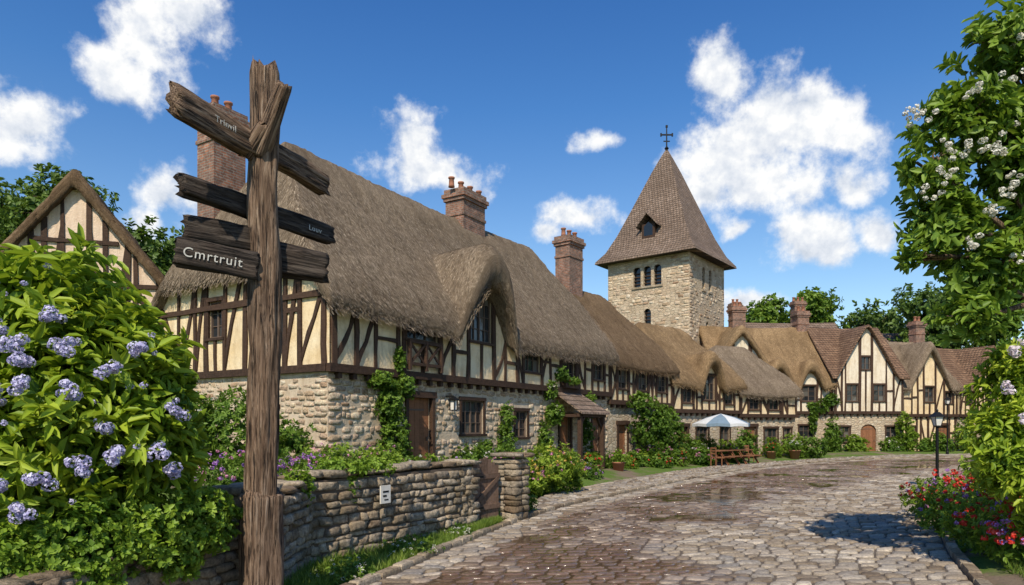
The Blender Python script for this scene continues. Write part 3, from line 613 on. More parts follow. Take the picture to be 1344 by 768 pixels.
# ================= TOWER
def tower():
    e=empty('stone_church_tower',(14.3,55,0),math.radians(52)); W_=7.5
    S,G,Tm,I=MB(),MB(),MB(),MB()
    fR_=Frame((0,0),(1,0),(0,-1)); fL_=Frame((0,0),(0,1),(-1,0))
    tri=[(2.45,3.15,13.9,15.6),(3.4,4.1,13.9,15.6),(4.35,5.05,13.9,15.6)]
    opsL=tri+[(3.4,4.05,10.2,12.0),(3.5,3.9,6.5,8.0)]
    opsR=[(2.6,3.2,13.6,15.5),(4.0,4.6,13.6,15.5),(3.4,3.9,9.2,11.0)]
    panel(S,fL_,0,W_,-.5,16.7,opsL,1.0,0,.4); panel(S,fR_,0,W_,-.5,16.7,opsR,1.0,0,.4)
    panel(S,Frame((W_,0),(0,1),(1,0)),0,W_,-.5,16.7,[]); panel(S,Frame((0,W_),(1,0),(0,1)),0,W_,-.5,16.7,[])
    for fr,ops in((fL_,opsL),(fR_,opsR)):
        for p in ops:
            G.add([fr(p[0],-.3,p[2]),fr(p[1],-.3,p[2]),fr(p[1],-.3,p[3]),fr(p[0],-.3,p[3])],[(0,1,2,3)],0)
            archfill(S,fr,p[0],p[1],p[3],.34,.004)
            fbox(I,fr,p[0]-.12,p[1]+.12,-.02,.1,p[2]-.16,p[2])
            for z in np.arange(p[2]+.25,p[3]-.3,.3): fbox(Tm,fr,p[0],p[1],-.28,-.16,z,z+.06)
    fbox(I,WF,-.12,W_+.12,-.12,W_+.12,16.35,16.62)
    S.obj('stone_walls',m_tower,e);G.obj('belfry_openings',m_glass,e);I.obj('dressed_stone',m_wstone,e)
    ls=[]
    for fr,ops in((fL_,opsL),(fR_,opsR)):
        z=6.0;k=0
        while z<16.2:
            h=R(.16,.36); s=0.0
            while s<W_-.2:
                l=R(.25,.7) if s>0 else (.75 if k%2 else .5)
                l=min(l,W_-s)
                if (random.random()<.42 or s==0 or s+l>=W_-.01) and all(not(s+l>p[0]-.1 and s<p[1]+.1 and z+h>p[2]-.2 and z<p[3]+.1) for p in ops):
                    c=fr(s+l/2,-.086+R(0,.018),z+h/2); ls.append((c[0],c[1],c[2],fr.A[0],fr.A[1],l*.93,.2,h*.88))
                s+=l
            z+=h;k+=1
    stones('tower_stones',ls,m_fstone,e,7,.4)
    pr=[(4.6,16.2),(4.55,16.40),(3.92,17.2),(3.2,18.7),(2.45,20.6),(1.68,22.6),(.95,24.5),(.40,25.8),(.08,26.5)]
    V=[];F=[];n=6
    for h,z in pr:
        for s in range(4):
            for k in range(n):
                t=-1+2*k/n; p=[(t,-1),(1,t),(-t,1),(-1,-t)][s]; V.append((3.75+p[0]*h,3.75+p[1]*h,z+.03*math.sin(k*2+s)))
    m=4*n
    for i in range(len(pr)-1):
        for k in range(m): F.append((i*m+k,i*m+(k+1)%m,(i+1)*m+(k+1)%m,(i+1)*m+k))
    F.append(tuple(range(m))); r=MB(); r.add(V,F); r.obj('pyramid_roof',m_tile,e)
    fr=Frame((.35,0),(0,1),(-1,0)); S2=MB(); fbox(S2,fr,3.15,4.35,-1.5,.15,17.9,19.2); S2.obj('dormer_cheeks',m_timber,e)
    g=MB(); g.add([fr(3.35,.155,18.2),fr(4.15,.155,18.2),fr(4.15,.155,19.0),fr(3.75,.155,19.35),fr(3.35,.155,19.0)],[(0,1,2,3,4)],0); g.obj('dormer_opening',m_glass,e)
    d=MB()
    for s in(-1,1): d.add([fr(3.75,.5,20.0),fr(3.75,-2.2,20.0),fr(3.75+s*1.0,-1.4,18.9),fr(3.75+s*1.0,.5,18.9),fr(3.75,.5,20.12),fr(3.75,-2.2,20.12),fr(3.75+s*1.0,-1.4,19.02),fr(3.75+s*1.0,.5,19.02)],BF)
    d.obj('dormer_roof',m_tile,e)
    Tm.obj('louvres',m_timber,e)
    c=MB(); C=(3.75,3.75); tube(c,[(*C,26.2),(*C,28.6)],[.07,.05],8); tube(c,[(*C,26.45),(*C,26.65),(*C,26.85)],[.05,.2,.05],10)
    fr=Frame(C,(math.cos(-.9),math.sin(-.9)),(math.sin(.9),math.cos(.9)))
    fbox(c,fr,-.5,.5,-.045,.045,27.8,27.92)
    for a in(-.5,.5): fbox(c,fr,a-.06,a+.06,-.06,.06,27.72,28.0)
    fbox(c,fr,-.28,.28,-.04,.04,27.25,27.33); fbox(c,fr,-.09,.09,-.06,.06,28.5,28.7)
    c.obj('iron_cross',m_iron,e)
tower()

# ================= ROAD
CP=np.array([(-7.5,-8,-1.5,-9),(-5.5,-3,.7,-3),(-3.9,3.5,3.3,3.0),(-1.84,9.05,5.9,8.6),(-.73,12.5,7.6,12),(1.22,17.4,10.4,16.8),(4.93,23.5,13.7,22.2),(8.3,28.8,17.9,28),(12.5,34.2,22.5,33),(19.5,40.9,29.5,37.6),(28.5,46,37.5,41.0),(40,50,46,43.5),(60,52,62,45),(90,52,92,45),(120,52,122,45)],float)
def catmull(P,n):
    out=[]
    for i in range(1,len(P)-2):
        p0,p1,p2,p3=P[i-1:i+3]
        for t in np.linspace(0,1,n,endpoint=False): out.append(.5*((2*p1)+(-p0+p2)*t+(2*p0-5*p1+4*p2-p3)*t*t+(-p0+3*p1-3*p2+p3)*t**3))
    return np.array(out)
C=catmull(CP,20); mid=(C[:,:2]+C[:,2:])/2; S_=np.concatenate([[0],np.cumsum(np.linalg.norm(np.diff(mid,axis=0),axis=1))])
def edge(s): return np.stack([np.interp(s,S_,C[:,k]) for k in range(4)],-1)
def roadpt(s,v): e=edge(s); return e[...,:2]*(1-v[...,None])+e[...,2:]*v[...,None]
def wetf(v,p):
    q=vec3(p[...,0],p[...,1],0); n=fbm(q*.35,2); thr=.43+.42*(n-.5)+np.clip((p[...,1]-14)/60,0,.4)
    w=(1-sstep((v-thr)/.12))*sstep((v-.03-.06*fbm(q*.8,8))/.04); return w*(.55+.45*sstep((fbm(q*.9,6)-.34)/.2))
road=empty('cobblestone_road')
ss=np.arange(0,S_[-1],.25); vv=np.linspace(-.005,1.005,50); SS,VV=np.meshgrid(ss,vv,indexing='ij'); P=roadpt(SS,VV); wt=wetf(VV,P)
camber=lambda v,wet=0: .05*(1-(2*v-1)**2)
pud=sstep((fbm(vec3(P[...,0]*.55,P[...,1]*.55,0),31)-.40)/.16)*np.clip(wt*1.6-.6,0,1)
Z=.0+.012*wt+pud*.016+camber(VV)+(fbm(vec3(P[...,0]*.6,P[...,1]*.6,0),4)-.5)*.03*(1-wt)+.001
I=np.arange(SS.size).reshape(SS.shape); q=np.stack([I[:-1,:-1],I[1:,:-1],I[1:,1:],I[:-1,1:]],-1).reshape(-1,4)
np_mesh('joint_bed',vec3(P[...,0],P[...,1],Z).reshape(-1,3),q,m_bed,road,True,{'wet':wt.ravel()})
def setts(name,cells,mat,parent,h=.03,zf=None,wetfn=None,inset=.011):
    c=cells.mean(1,keepdims=True); n=len(cells); d=cells-c
    pts=[]
    for k in range(4):
        a,b=d[:,k],d[:,(k+1)%4]; pts.append(a+(b-a)*.19); pts.append(a+(b-a)*.81)
    ring=np.stack(pts,1); ln=np.linalg.norm(ring,axis=2,keepdims=True)
    jr=1+rng.uniform(-.12,.04,(n,8,1)); ring=ring*jr*(1-inset/ln)
    cz=(zf(c[:,0]) if zf is not None else np.zeros(n)); w=wetfn if wetfn is not None else np.zeros(n)
    hh=h*(1+rng.uniform(-.35,.35,n))*(1-.25*w); tilt=rng.normal(size=(n,2))*.045*(1-.6*w)[:,None]
    V=[]
    for f,zz in ((1.0,-.035),(.985,.40),(.90,.86),(.55,1.0)):
        r=ring*f; z=(hh[:,None]*zz if zz>0 else np.full((n,8),zz))+cz[:,None]+(r*tilt[:,None,:]).sum(2)*(zz>0)
        V.append(np.concatenate([c+r,z[...,None]],2))
    V=np.stack(V,1).reshape(n,32,3); base=(np.arange(n)*32)[:,None]; F=[]
    for l in range(3):
        for k in range(8): F.append(base+np.array([l*8+k,l*8+(k+1)%8,l*8+8+(k+1)%8,l*8+8+k]))
    F+= [base+24+np.array([0,1,2,3]),base+24+np.array([0,3,4,7]),base+24+np.array([7,4,5,6])]
    F=np.concatenate(F,1).reshape(-1,4)
    return np_mesh(name,V.reshape(-1,3),F,mat,parent,True,{'v':np.repeat(rng.random(n),32),'wet':np.repeat(w,32)})
cells=[];cv=[]
s=6.0
while s<92:
    ds=R(.19,.30); wd_=float(np.linalg.norm(edge(np.array(s))[:2]-edge(np.array(s))[2:])); n=int(wd_/.29)
    b=(np.arange(n+1)+np.concatenate([[0],rng.uniform(-.26,.26,n-1),[0]]))/n; b[1:-1]+= (random.random()-.5)*.8/n
    A=roadpt(np.full(n+1,s),b);B=roadpt(np.full(n+1,s+ds),b)
    cells.append(np.stack([A[:-1],A[1:],B[1:],B[:-1]],1)); cv.append((b[:-1]+b[1:])/2); s+=ds
cells=np.concatenate(cells);cv=np.concatenate(cv); cc=cells.mean(1); wv=wetf(cv,cc)
cz=camber(cv)+(fbm(vec3(cc[:,0]*.6,cc[:,1]*.6,0),4)-.5)*.03*(1-wv)
setts('cobblestones',cells,m_cobble,road,.034,lambda c:cz,wv)
def blocks(name,line,w,h,l0,l1,mat,parent,z0=-.1,gap=.015):
    mb=MB(); L=np.concatenate([[0],np.cumsum(np.linalg.norm(np.diff(line,axis=0),axis=1))]); s=0
    while s<L[-1]-l1:
        l=R(l0,l1); p=[np.array([np.interp(q,L,line[:,k]) for k in(0,1)]) for q in(s+gap,s+l-gap)]
        d=p[1]-p[0]; d/=np.linalg.norm(d)+1e-9; nn=np.array([-d[1],d[0]])*w/2; hh=h+R(-.012,.012); o=nn*R(-.08,.08)
        c=[p[0]-nn+o,p[1]-nn+o,p[1]+nn+o,p[0]+nn+o]; ctr=(p[0]+p[1])/2
        vs=[(*x,z0) for x in c]+[(*x,hh-.03) for x in c]+[(*(ctr+(x-ctr)*.9),hh) for x in c]
        mb.add(vs,[(0,1,5,4),(1,2,6,5),(2,3,7,6),(3,0,4,7),(4,5,9,8),(5,6,10,9),(6,7,11,10),(7,4,8,11),(8,9,10,11)]); s+=l
    return mb.obj(name,mat,parent)
e_=edge(np.arange(4,95,.4)); dl=nrm(e_[:,:2]-e_[:,2:])
blocks('kerb_stones',e_[:,:2]+dl*.1,.16,.10,.4,.7,m_wstone,road); blocks('kerb_stones',e_[:,2:]-dl*.1,.16,.09,.4,.7,m_wstone,road)
PL=np.array([(.25,15.9),(.45,18.0),(1.0,20.6),(3.0,24.3),(6.6,30.2),(10.3,35.4),(14.8,39.6),(19.5,43.6),(27,49.2),(38,53.0)])
L_=np.concatenate([[0],np.cumsum(np.linalg.norm(np.diff(PL,axis=0),axis=1))])
ss2=np.linspace(0,1,260); si=np.interp(1.0*ss2,[0,1],[0,L_[-1]]); pl=np.stack([np.interp(si,L_,PL[:,k]) for k in(0,1)],-1)
s0=np.interp(15.6,C[:,1],S_); s1=np.interp(49.6,C[:,1],S_); er=edge(np.linspace(s0,s1,260)); pr_=er[:,:2]+nrm(er[:,:2]-er[:,2:])*.2
pav=empty('stone_pavement'); vv=np.linspace(0,1,8)[None,:,None]; P=pl[:,None,:]*(1-vv)+pr_[:,None,:]*vv; I=np.arange(260*8).reshape(260,8)
q=np.stack([I[:-1,:-1],I[1:,:-1],I[1:,1:],I[:-1,1:]],-1).reshape(-1,4)
np_mesh('joint_bed',vec3(P[...,0],P[...,1],.043).reshape(-1,3),q,m_bed,pav,True,{'wet':np.zeros(260*8)})
cells=[]; t=0.0
while t<.985:
    ds=.0055
    f=lambda T,b: (np.array([np.interp(T,ss2,pl[:,k]) for k in(0,1)])[None]*(1-b[:,None])+np.array([np.interp(T,ss2,pr_[:,k]) for k in(0,1)])[None]*b[:,None])
    wdd=float(np.linalg.norm(f(t,np.array([0.]))-f(t,np.array([1.])))); n=max(2,int(wdd/.27)); b=np.arange(n+1)/n; b[1:-1]+=(random.random()-.5)*.5/n
    A,B=f(t,b),f(t+ds,b); cells.append(np.stack([A[:-1],A[1:],B[1:],B[:-1]],1)); t+=ds
cells=np.concatenate(cells); setts('paving_setts',cells,m_cobble,pav,.03,lambda c:np.full(len(c),.04),np.zeros(len(cells)))

# ================= GROUND
WL=[(-4.6,1.0),(-4.3,3.0),(-3.95,5.4),(-3.15,7.7),(-3.2,10.2),(-.95,13.9),(-.05,15.2)]
BL=np.array([(-6.5,-20),(-5.2,-4)]+WL+[tuple(p) for p in PL]+[(60,55),(200,56)],float)
def sdist(x,y,Lp):
    best=np.full(x.shape,1e9); side=np.zeros(x.shape)
    for a,b in zip(Lp[:-1],Lp[1:]):
        d=b-a; t=np.clip(((x-a[0])*d[0]+(y-a[1])*d[1])/(d@d),0,1); qx,qy=a[0]+d[0]*t,a[1]+d[1]*t
        r=np.hypot(x-qx,y-qy); s=np.sign(d[0]*(y-a[1])-d[1]*(x-a[0])); m=r<best-1e-6; best=np.where(m,r,best); side=np.where(m,s,side)
    return best*side
def gh(x,y):
    sd=sdist(x,y,BL); w=np.where(y<15.5,.2,2.0); h=.62*sstep((sd-.05)/w)*(1-.75*sstep((y-20)/14))
    return h+np.where(sd>0.1,(fbm(vec3(x*.5,y*.5,0),1)-.5)*.12,0)
far=np.array([40,55,80,120,200,350,600.])
xs=np.concatenate([-far[::-1]-0,np.arange(-34,62,.35),far+25]); ys=np.concatenate([-far[::-1]+20,np.arange(-16,64,.35),far+30])
xs=np.unique(xs); ys=np.unique(ys)
X,Y=np.meshgrid(xs,ys,indexing='ij'); Z=gh(X,Y)
sl=sdist(X,Y,np.stack([C[:,0],C[:,1]],1)[::4]); sr=sdist(X,Y,np.stack([C[:,2],C[:,3]],1)[::4]); sd=sdist(X,Y,BL)
inroad=(sl<.15)&(sr>-.15); inpav=(sd<.2)&(sl>-.2)&(Y>15.3)
Z=np.where(inroad|inpav,-.09,Z); Z=np.where((sr<-.3),.05+.15*sstep((-sr-.3)/2)+(fbm(vec3(X*.7,Y*.7,0),2)-.5)*.1,Z); Z=np.where((sl>.3)&(sd<0)&(Y<15.3),.03,Z)
rr=np.hypot(X,Y); Z=Z+25*sstep((rr-180)/420)*(.5+fbm(vec3(X*.006,Y*.006,0),3))
I=np.arange(X.size).reshape(X.shape); q=np.stack([I[:-1,:-1],I[1:,:-1],I[1:,1:],I[:-1,1:]],-1).reshape(-1,4)
np_mesh('ground',vec3(X,Y,Z).reshape(-1,3),q,m_ground,None,True)

# ================= GARDEN WALL
gw=empty('garden_stone_wall'); lst=[]; core=MB()
hts=[.75,.78,.85,1.02,1.36,1.38]
for i in range(5):
    p,q_=np.array(WL[i]),np.array(WL[i+1]); d=q_-p; ln=np.linalg.norm(d); u=d/ln; nn=np.array([-u[1],u[0]]); h0,h1=hts[i],hts[i+1]
    fr=Frame(tuple(p),tuple(u),tuple(nn)); core.add([fr(0,-.17,-.2),fr(ln,-.17,-.2),fr(ln,.17,-.2),fr(0,.17,-.2),fr(0,-.17,h0-.08),fr(ln,-.17,h1-.08),fr(ln,.17,h1-.08),fr(0,.17,h0-.08)],BF)
    for side in(-1,1):
        z=-.08
        while z<max(h0,h1)-.1:
            hh=R(.07,.18); s=R(-.1,.05)
            while s<ln:
                l=R(.12,.44); m_=s+l/2; top=h0+(h1-h0)*min(max(m_/ln,0),1)
                if z+hh*.6<top-.04: 
                    c=p+u*m_+nn*side*(.12+R(-.025,.035)); lst.append((c[0],c[1],z+hh/2+R(-.018,.018),u[0],u[1],l*R(.9,.99),.2,hh*R(.76,1.0)))
                s+=l
            z+=hh
    s=0
    while s<ln:
        l=R(.22,.6); m_=s+l/2; top=h0+(h1-h0)*min(m_/ln,1); c=p+u*m_; lst.append((c[0],c[1],top+R(-.02,.03),u[0],u[1],l*.97,.44+R(-.07,.07),R(.07,.13))); s+=l
def pier(x,y,w,h,ang=58):
    u=(math.cos(math.radians(ang)),math.sin(math.radians(ang))); z=-.1
    while z<h-.12:
        hh=R(.1,.18)
        for i in(-1,1):
            for j in(-1,1):
                a,b=i*w*.24,j*w*.24; lst.append((x+a*u[0]-b*u[1],y+a*u[1]+b*u[0],z+hh/2,u[0],u[1],w*R(.46,.56),w*R(.48,.56),hh*1.0))
        z+=hh
    for i in(-1,1): lst.append((x+i*w*.3*u[0],y+i*w*.3*u[1],h-.03,u[0],u[1],w*.64,w*1.25,.1))
pier(-.02,15.25,.62,1.5); pier(-1.05,13.75,.42,1.42); pier(-3.02,7.75,.46,1.42,70)
core.obj('mortar_core',m_mortar,gw); stones('wall_stones',lst,m_wstone,gw,8,.6)
mb=MB(); u=nrm(np.array([2.25,3.7])); fr=Frame((-2.35,11.55),tuple(u),(u[1],-u[0])); fbox(mb,fr,-.12,.12,.26,.285,.82,1.12); 
sg=empty('house_number_sign'); mb.obj('white_plate',m_wwhite,sg); mb=MB(); fbox(mb,fr,-.07,.07,.285,.289,1.0,1.03); fbox(mb,fr,-.07,.02,.285,.289,.93,.96); fbox(mb,fr,-.04,.06,.285,.289,.87,.89); mb.obj('plate_text',m_iron,sg)
g=empty('wooden_garden_gate'); u=nrm(np.array([.72,1.05])); fr=Frame((-.9,13.98),tuple(u),(u[1],-u[0])); mb=MB(); n=8; Wg=1.05
for i in range(n):
    x0=i*Wg/n; t=(i+.5)/n; fbox(mb,fr,x0+.006,x0+Wg/n-.006,-.015+R(-.004,.004),.02,.1,1.22+.22*math.sin(t*math.pi)+R(-.02,.02))
for z in(.35,1.0): fbox(mb,fr,0,Wg,.02,.055,z,z+.1)
strip(mb,fr,seg(.05,.4,Wg-.05,1.02,2),.09,.05,.021); mb.obj('gate_planks',m_gate,g); mb=MB()
for z in(.38,1.03): fbox(mb,fr,-.03,.45,.056,.064,z,z+.04)
mb.obj('gate_hinges',m_iron,g)

# ================= SIGNPOST
sp_=empty('wooden_signpost',(-2.64,7.2,0))
def rbeam(name,p0,p1,w,h,mat,n=36,sec=24,amp=.02,taper=None,seed=0,pw=4,broken=.05):
    p0,p1=Vector(p0),Vector(p1); L=(p1-p0).length; d=(p1-p0).normalized(); upv=Vector((0,0,1)) if abs(d.z)<.9 else Vector((.55,-.83,0))
    y=(upv-d*upv.dot(d)).normalized(); x=y.cross(d)
    th=np.linspace(0,2*np.pi,sec,endpoint=False); c,s=np.cos(th),np.sin(th); k=(np.abs(c)**pw+np.abs(s)**pw)**(-1/pw); cx,cy=c*k*w/2,s*k*h/2
    V=[]; zs=np.linspace(0,L,n)
    for i,z in enumerate(zs):
        t=z/L; sca=taper(t) if taper else 1
        nn=(fbm(vec3(c*3.5+seed,s*3.5,z*.9),seed,3)-.5)*2*amp*1.6+(fbm(vec3(c*9+seed,s*9,z*1.1),seed+5,2)-.5)*amp*1.3
        ox=(vnoise(np.array([z*1.3,seed,0.]))-.5)*amp*2; oy=(vnoise(np.array([z*1.3,seed+7,0.]))-.5)*amp*2
        zz=z+((fbm(vec3(c*4,s*4,seed),seed,2)-.5)*broken*2 if i in(0,n-1) else 0)
        f=1+nn/(min(w,h)/2); rr=sca*(.9 if i in(0,n-1) else 1)
        V.append(vec3(cx*f*rr+ox,cy*f*rr+oy,zz+np.zeros(sec)))
    V=np.concatenate(V+[np.array([[0,0,0.0],[0,0,L]])])
    I=np.arange(n*sec).reshape(n,sec); F=np.stack([I[:-1],np.roll(I[:-1],-1,1),np.roll(I[1:],-1,1),I[1:]],-1).reshape(-1,4)
    caps=[]
    for k2 in range(0,sec,2): caps.append((n*sec,(k2+2)%sec,k2+1,k2)); b=(n-1)*sec; caps.append((n*sec+1,b+k2,b+k2+1,b+(k2+2)%sec))
    o=np_mesh(name,V,np.concatenate([F,np.array(caps)]),mat,sp_,True)
    Mx=Matrix((x,y,d)).transposed().to_4x4(); Mx.translation=p0; o.matrix_local=Mx; return o
rbeam('post',(0,0,-.1),(.03,0,5.9),.30,.29,m_oldwood,90,40,.028,lambda t:1.14-.3*t+(.12 if t<.17 else 0),seed=3,pw=3,broken=.12)
rbeam('post_base_block',(-.02,0,-.1),(0,0,1.42),.40,.37,m_oldwood,30,32,.03,None,seed=23,pw=5,broken=.06)
rbeam('forked_branch',(-.02,-.04,4.95),(.33,-.25,5.58),.18,.18,m_oldwood,24,24,.022,lambda t:1.1-.25*t,seed=5,pw=2.6)
rbeam('knot_stub',(-.14,-.1,4.9),(.1,-.16,5.2),.18,.16,m_oldwood,14,20,.02,None,seed=15,pw=2.6)
rbeam('top_beam',(-.46,-.98,5.07),(.40,1.02,5.0),.17,.27,m_oldwood,50,30,.026,lambda t:1.08-.2*t,seed=8,pw=4,broken=.1)
rbeam('sign_board_dark',(-.60,-.56,4.46),(.48,.90,4.36),.08,.21,m_darkwood,40,24,.016,None,seed=11,pw=6,broken=.08)
rbeam('sign_board_middle',(-.64,-.36,4.10),(0.02,.06,4.08),.09,.26,m_darkwood,40,24,.018,None,seed=12,pw=6,broken=.08)
rbeam('sign_board_right',(.0,.10,3.92),(.58,.36,3.84),.10,.31,m_darkwood,30,24,.02,None,seed=14,pw=6,broken=.08)
sb=rbeam('sign_board_lettered',(-.66,-.50,3.82),(.02,-.17,3.74),.08,.27,m_darkwood,40,24,.012,None,seed=13,pw=7,broken=.04)
def label(txt,c,direction,size,off,name='lettering'):
    cu=bpy.data.curves.new(name,'FONT'); cu.body=txt; cu.size=size; cu.extrude=.002; cu.align_x='CENTER'; cu.align_y='CENTER'; cu.space_character=1.12; cu.materials.append(m_letter)
    o=bpy.data.objects.new(name,cu); link(o,sp_); d=Vector(direction).normalized(); n=Vector((d.y,-d.x,0)).normalized(); up=n.cross(d)
    Mx=Matrix((d,up,n)).transposed().to_4x4(); Mx.translation=Vector(c)+n*off; o.matrix_local=Mx
label('Cmrtruit',(-.36,-.353,3.785),(.68,.33,-.08),.135,.052)
label('Luuv',(.33,.69,4.37),(1.08,1.46,-.10),.085,.058)
label('Trinvil',(-.25,-.49,5.055),(.86,2.0,-.07),.09,.105)

# ================= VEGETATION
B=[(-4.35,6.5,2.95,.75,.7,.75),(-3.75,6.5,2.6,.62,.65,.65),(-4.3,6.3,2.0,.9,.8,.9),(-3.6,6.4,1.85,.62,.6,.6),(-4.6,6.2,1.3,.8,.7,.7),(-4.8,6.6,3.2,.6,.6,.6),(-3.35,6.4,2.2,.35,.4,.5)]
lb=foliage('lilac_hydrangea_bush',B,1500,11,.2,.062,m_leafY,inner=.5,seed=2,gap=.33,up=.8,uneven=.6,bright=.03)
foliage('inner_fill_leaves',[(b[0],b[1]+.1,b[2],b[3]*.72,b[4]*.72,b[5]*.75) for b in B],500,9,.2,.08,m_leafG,lb,inner=.9,seed=5,gap=.2)  # darker fill leaves, added inside the bush to block light
FH=[(-4.15,5.65,2.8),(-3.73,5.7,2.77),(-3.92,5.8,3.05),(-3.99,5.55,2.45),(-3.61,5.65,2.40),(-3.4,5.8,2.58),(-4.21,5.6,2.35),(-3.48,5.75,2.1),(-3.1,6.0,1.9),(-3.02,6.1,1.72),(-3.38,5.7,1.85),(-4.1,5.4,1.59),(-3.95,5.45,1.42),(-3.57,5.6,1.78),(-3.0,6.15,2.25),(-4.25,5.5,1.9),(-3.8,5.5,1.65),(-4.5,5.7,2.6),(-4.0,5.6,2.62),(-3.25,5.95,2.75),(-4.3,5.7,2.95)]
florets('lilac_flower_heads',clusters(FH,4,.065),.062,48,.032,m_lil,lb,.85)
florets('lilac_small_buds',shell_pts([(b[0],b[1]-.1,b[2],b[3],b[4],b[5]) for b in B],40,1.0,True),.035,24,.022,m_lil,lb,.8)
shrub('ivy_hedge',[(-4.3,5.75,.95,.55,.4,.42),(-3.85,6.05,1.1,.5,.4,.42),(-3.45,6.4,1.15,.42,.4,.42),(-3.12,6.85,1.15,.32,.35,.36),(-3.9,5.9,.75,.5,.3,.35),(-3.3,6.6,.9,.3,.25,.3)],3600,10,.055,.034,m_ivy,seed=4,gap=.22,bright=.14)
shrub('wall_top_ivy',[(-2.75,11.0,1.42,.42,.3,.16),(-2.35,11.6,1.4,.3,.28,.15),(-2.6,10.95,1.15,.1,.12,.28),(-3.1,9.9,1.2,.2,.2,.3)],800,8,.06,.035,m_ivy,seed=6,bright=.15)
shrub('garden_shrub',[(-6.3,15.5,1.9,1.1,.9,1.1),(-5.4,15.9,1.6,.7,.7,.8),(-7.3,15.2,2.0,.9,.8,.9)],1900,9,.1,.05,m_leafG,[(m_white,20,.05,10,.04)],seed=7,bright=.1)
shrub('purple_flower_border',[(-5.0,12.5,1.15,.9,.7,.5),(-3.9,13.0,1.1,.7,.6,.45)],900,8,.08,.03,m_leafG,[(m_pur,80,.05,16,.035),(m_pink,50,.04,12,.035)],seed=8,bright=.1)
shrub('garden_shrub',[(-4.0,15.6,1.1,.8,.6,.6),(-3.1,16.2,1.1,.6,.6,.55)],900,8,.1,.04,m_leafL,[(m_pink,30,.05,10,.04)],seed=9)
shrub('garden_shrub',[(-2.6,14.6,1.0,.7,.6,.45),(-1.9,15.6,1.0,.6,.5,.45)],900,8,.09,.035,m_leafL,[(m_white,16,.04,10,.03),(m_pink,14,.04,10,.03)],seed=10)
def FP(s,o,O=(-4.86,18),deg=58.1): a=math.radians(deg); return (O[0]+math.cos(a)*s+math.sin(a)*o, O[1]+math.sin(a)*s-math.cos(a)*o)
def fb(s,o,z,r,rz,**k): x,y=FP(s,o,**k); return (x,y,z,r,r,rz)
shrub('climbing_vine',[fb(2.3,.22,1.7,.45,.9),fb(2.1,.2,2.8,.4,.7),fb(2.75,.2,3.3,.35,.35),fb(1.75,.2,3.4,.4,.22),fb(2.6,.2,4.0,.15,.4)],1500,8,.09,.06,m_leafG,seed=11,gap=.3,bright=.05)
shrub('climbing_rose',[fb(12.0,.3,2.6,.4,.5),fb(11.8,.2,3.6,.3,.4),fb(12.6,.3,4.3,.3,.3),fb(11.4,.2,1.6,.35,.8)],700,8,.09,.06,m_leafG,[(m_white,12,.05,8,.04)],seed=12)
shrub('climbing_vine',[fb(8.4,.2,1.6,.35,.8),fb(8.5,.2,2.5,.3,.5),fb(15.1,.2,2.0,.4,1.1),fb(15.4,.2,3.3,.35,.4)],1000,8,.09,.055,m_leafG,seed=13,bright=.05)
kk=20
for (s,o,z,r,rz,mt,fl) in [(.9,1.0,1.0,.55,.45,m_leafL,None),(1.6,1.3,.9,.5,.4,m_leafG,[(m_pink,16,.05,10,.04)]),(5.4,.9,1.0,.55,.5,m_leafG,[(m_white,16,.05,9,.04)]),(6.4,1.0,1.15,.6,.5,m_leafG,None),(7.6,.9,.85,.5,.4,m_leafG,[(m_pur,24,.05,9,.04)]),(8.6,1.0,.75,.55,.45,m_leafL,None),(10.3,1.0,.6,.6,.6,m_leafG,[(m_white,14,.05,9,.04)]),(11.3,1.3,.5,.55,.5,m_leafL,[(m_pink,20,.05,9,.04)]),(15.3,.8,.5,.5,.6,m_leafG,None),(5.0,2.3,.8,.5,.35,m_leafL,[(m_pink,30,.05,9,.05)]),(6.6,2.6,.7,.6,.4,m_leafG,[(m_white,30,.05,9,.05)]),(8.0,2.6,.6,.55,.4,m_leafL,[(m_red,24,.05,9,.05)]),(3.0,2.5,.85,.5,.35,m_leafG,[(m_pur,30,.05,9,.05)]),(10.6,2.2,.4,.55,.4,m_leafG,[(m_pur,26,.05,9,.05)]),(16.6,1.3,.4,.55,.5,m_leafL,[(m_red,20,.05,9,.05)])]:
    shrub('garden_shrub',[fb(s,o,z,r,rz),fb(s+.5,o+.2,z-.15,r*.8,rz*.8),fb(s-.3,o-.2,z+.1,r*.7,rz*.8)],520,8,.09,.045,mt,fl,seed=kk); kk+=1
shrub('golden_shrub',[(1.1,20.9,.75,.85,.8,.75),(1.75,21.6,.6,.6,.6,.6),(.6,20.3,.5,.5,.5,.45)],1400,9,.1,.045,m_leafL,[(m_yel,50,.05,9,.05),(m_pink,30,.05,9,.05)],seed=31,bright=.1)
shrub('gate_side_shrub',[(-.05,15.9,.35,.4,.4,.45),(.25,16.3,.25,.35,.35,.3)],400,8,.09,.03,m_leafG,seed=32)
shrub('row_house_vine',[(7.0,34.2,2.2,1.1,.6,1.3),(7.9,35.4,2.0,1.0,.7,1.2),(6.4,33.8,3.3,.7,.4,.5)],1500,8,.13,.08,m_leafG,seed=33,bright=.0)
def T2(s,o): return FP(s,o,a1,52)
def T3(s,o): return FP(s,o,a2,40)
def T4(s,o): return FP(s,o,a3,28)
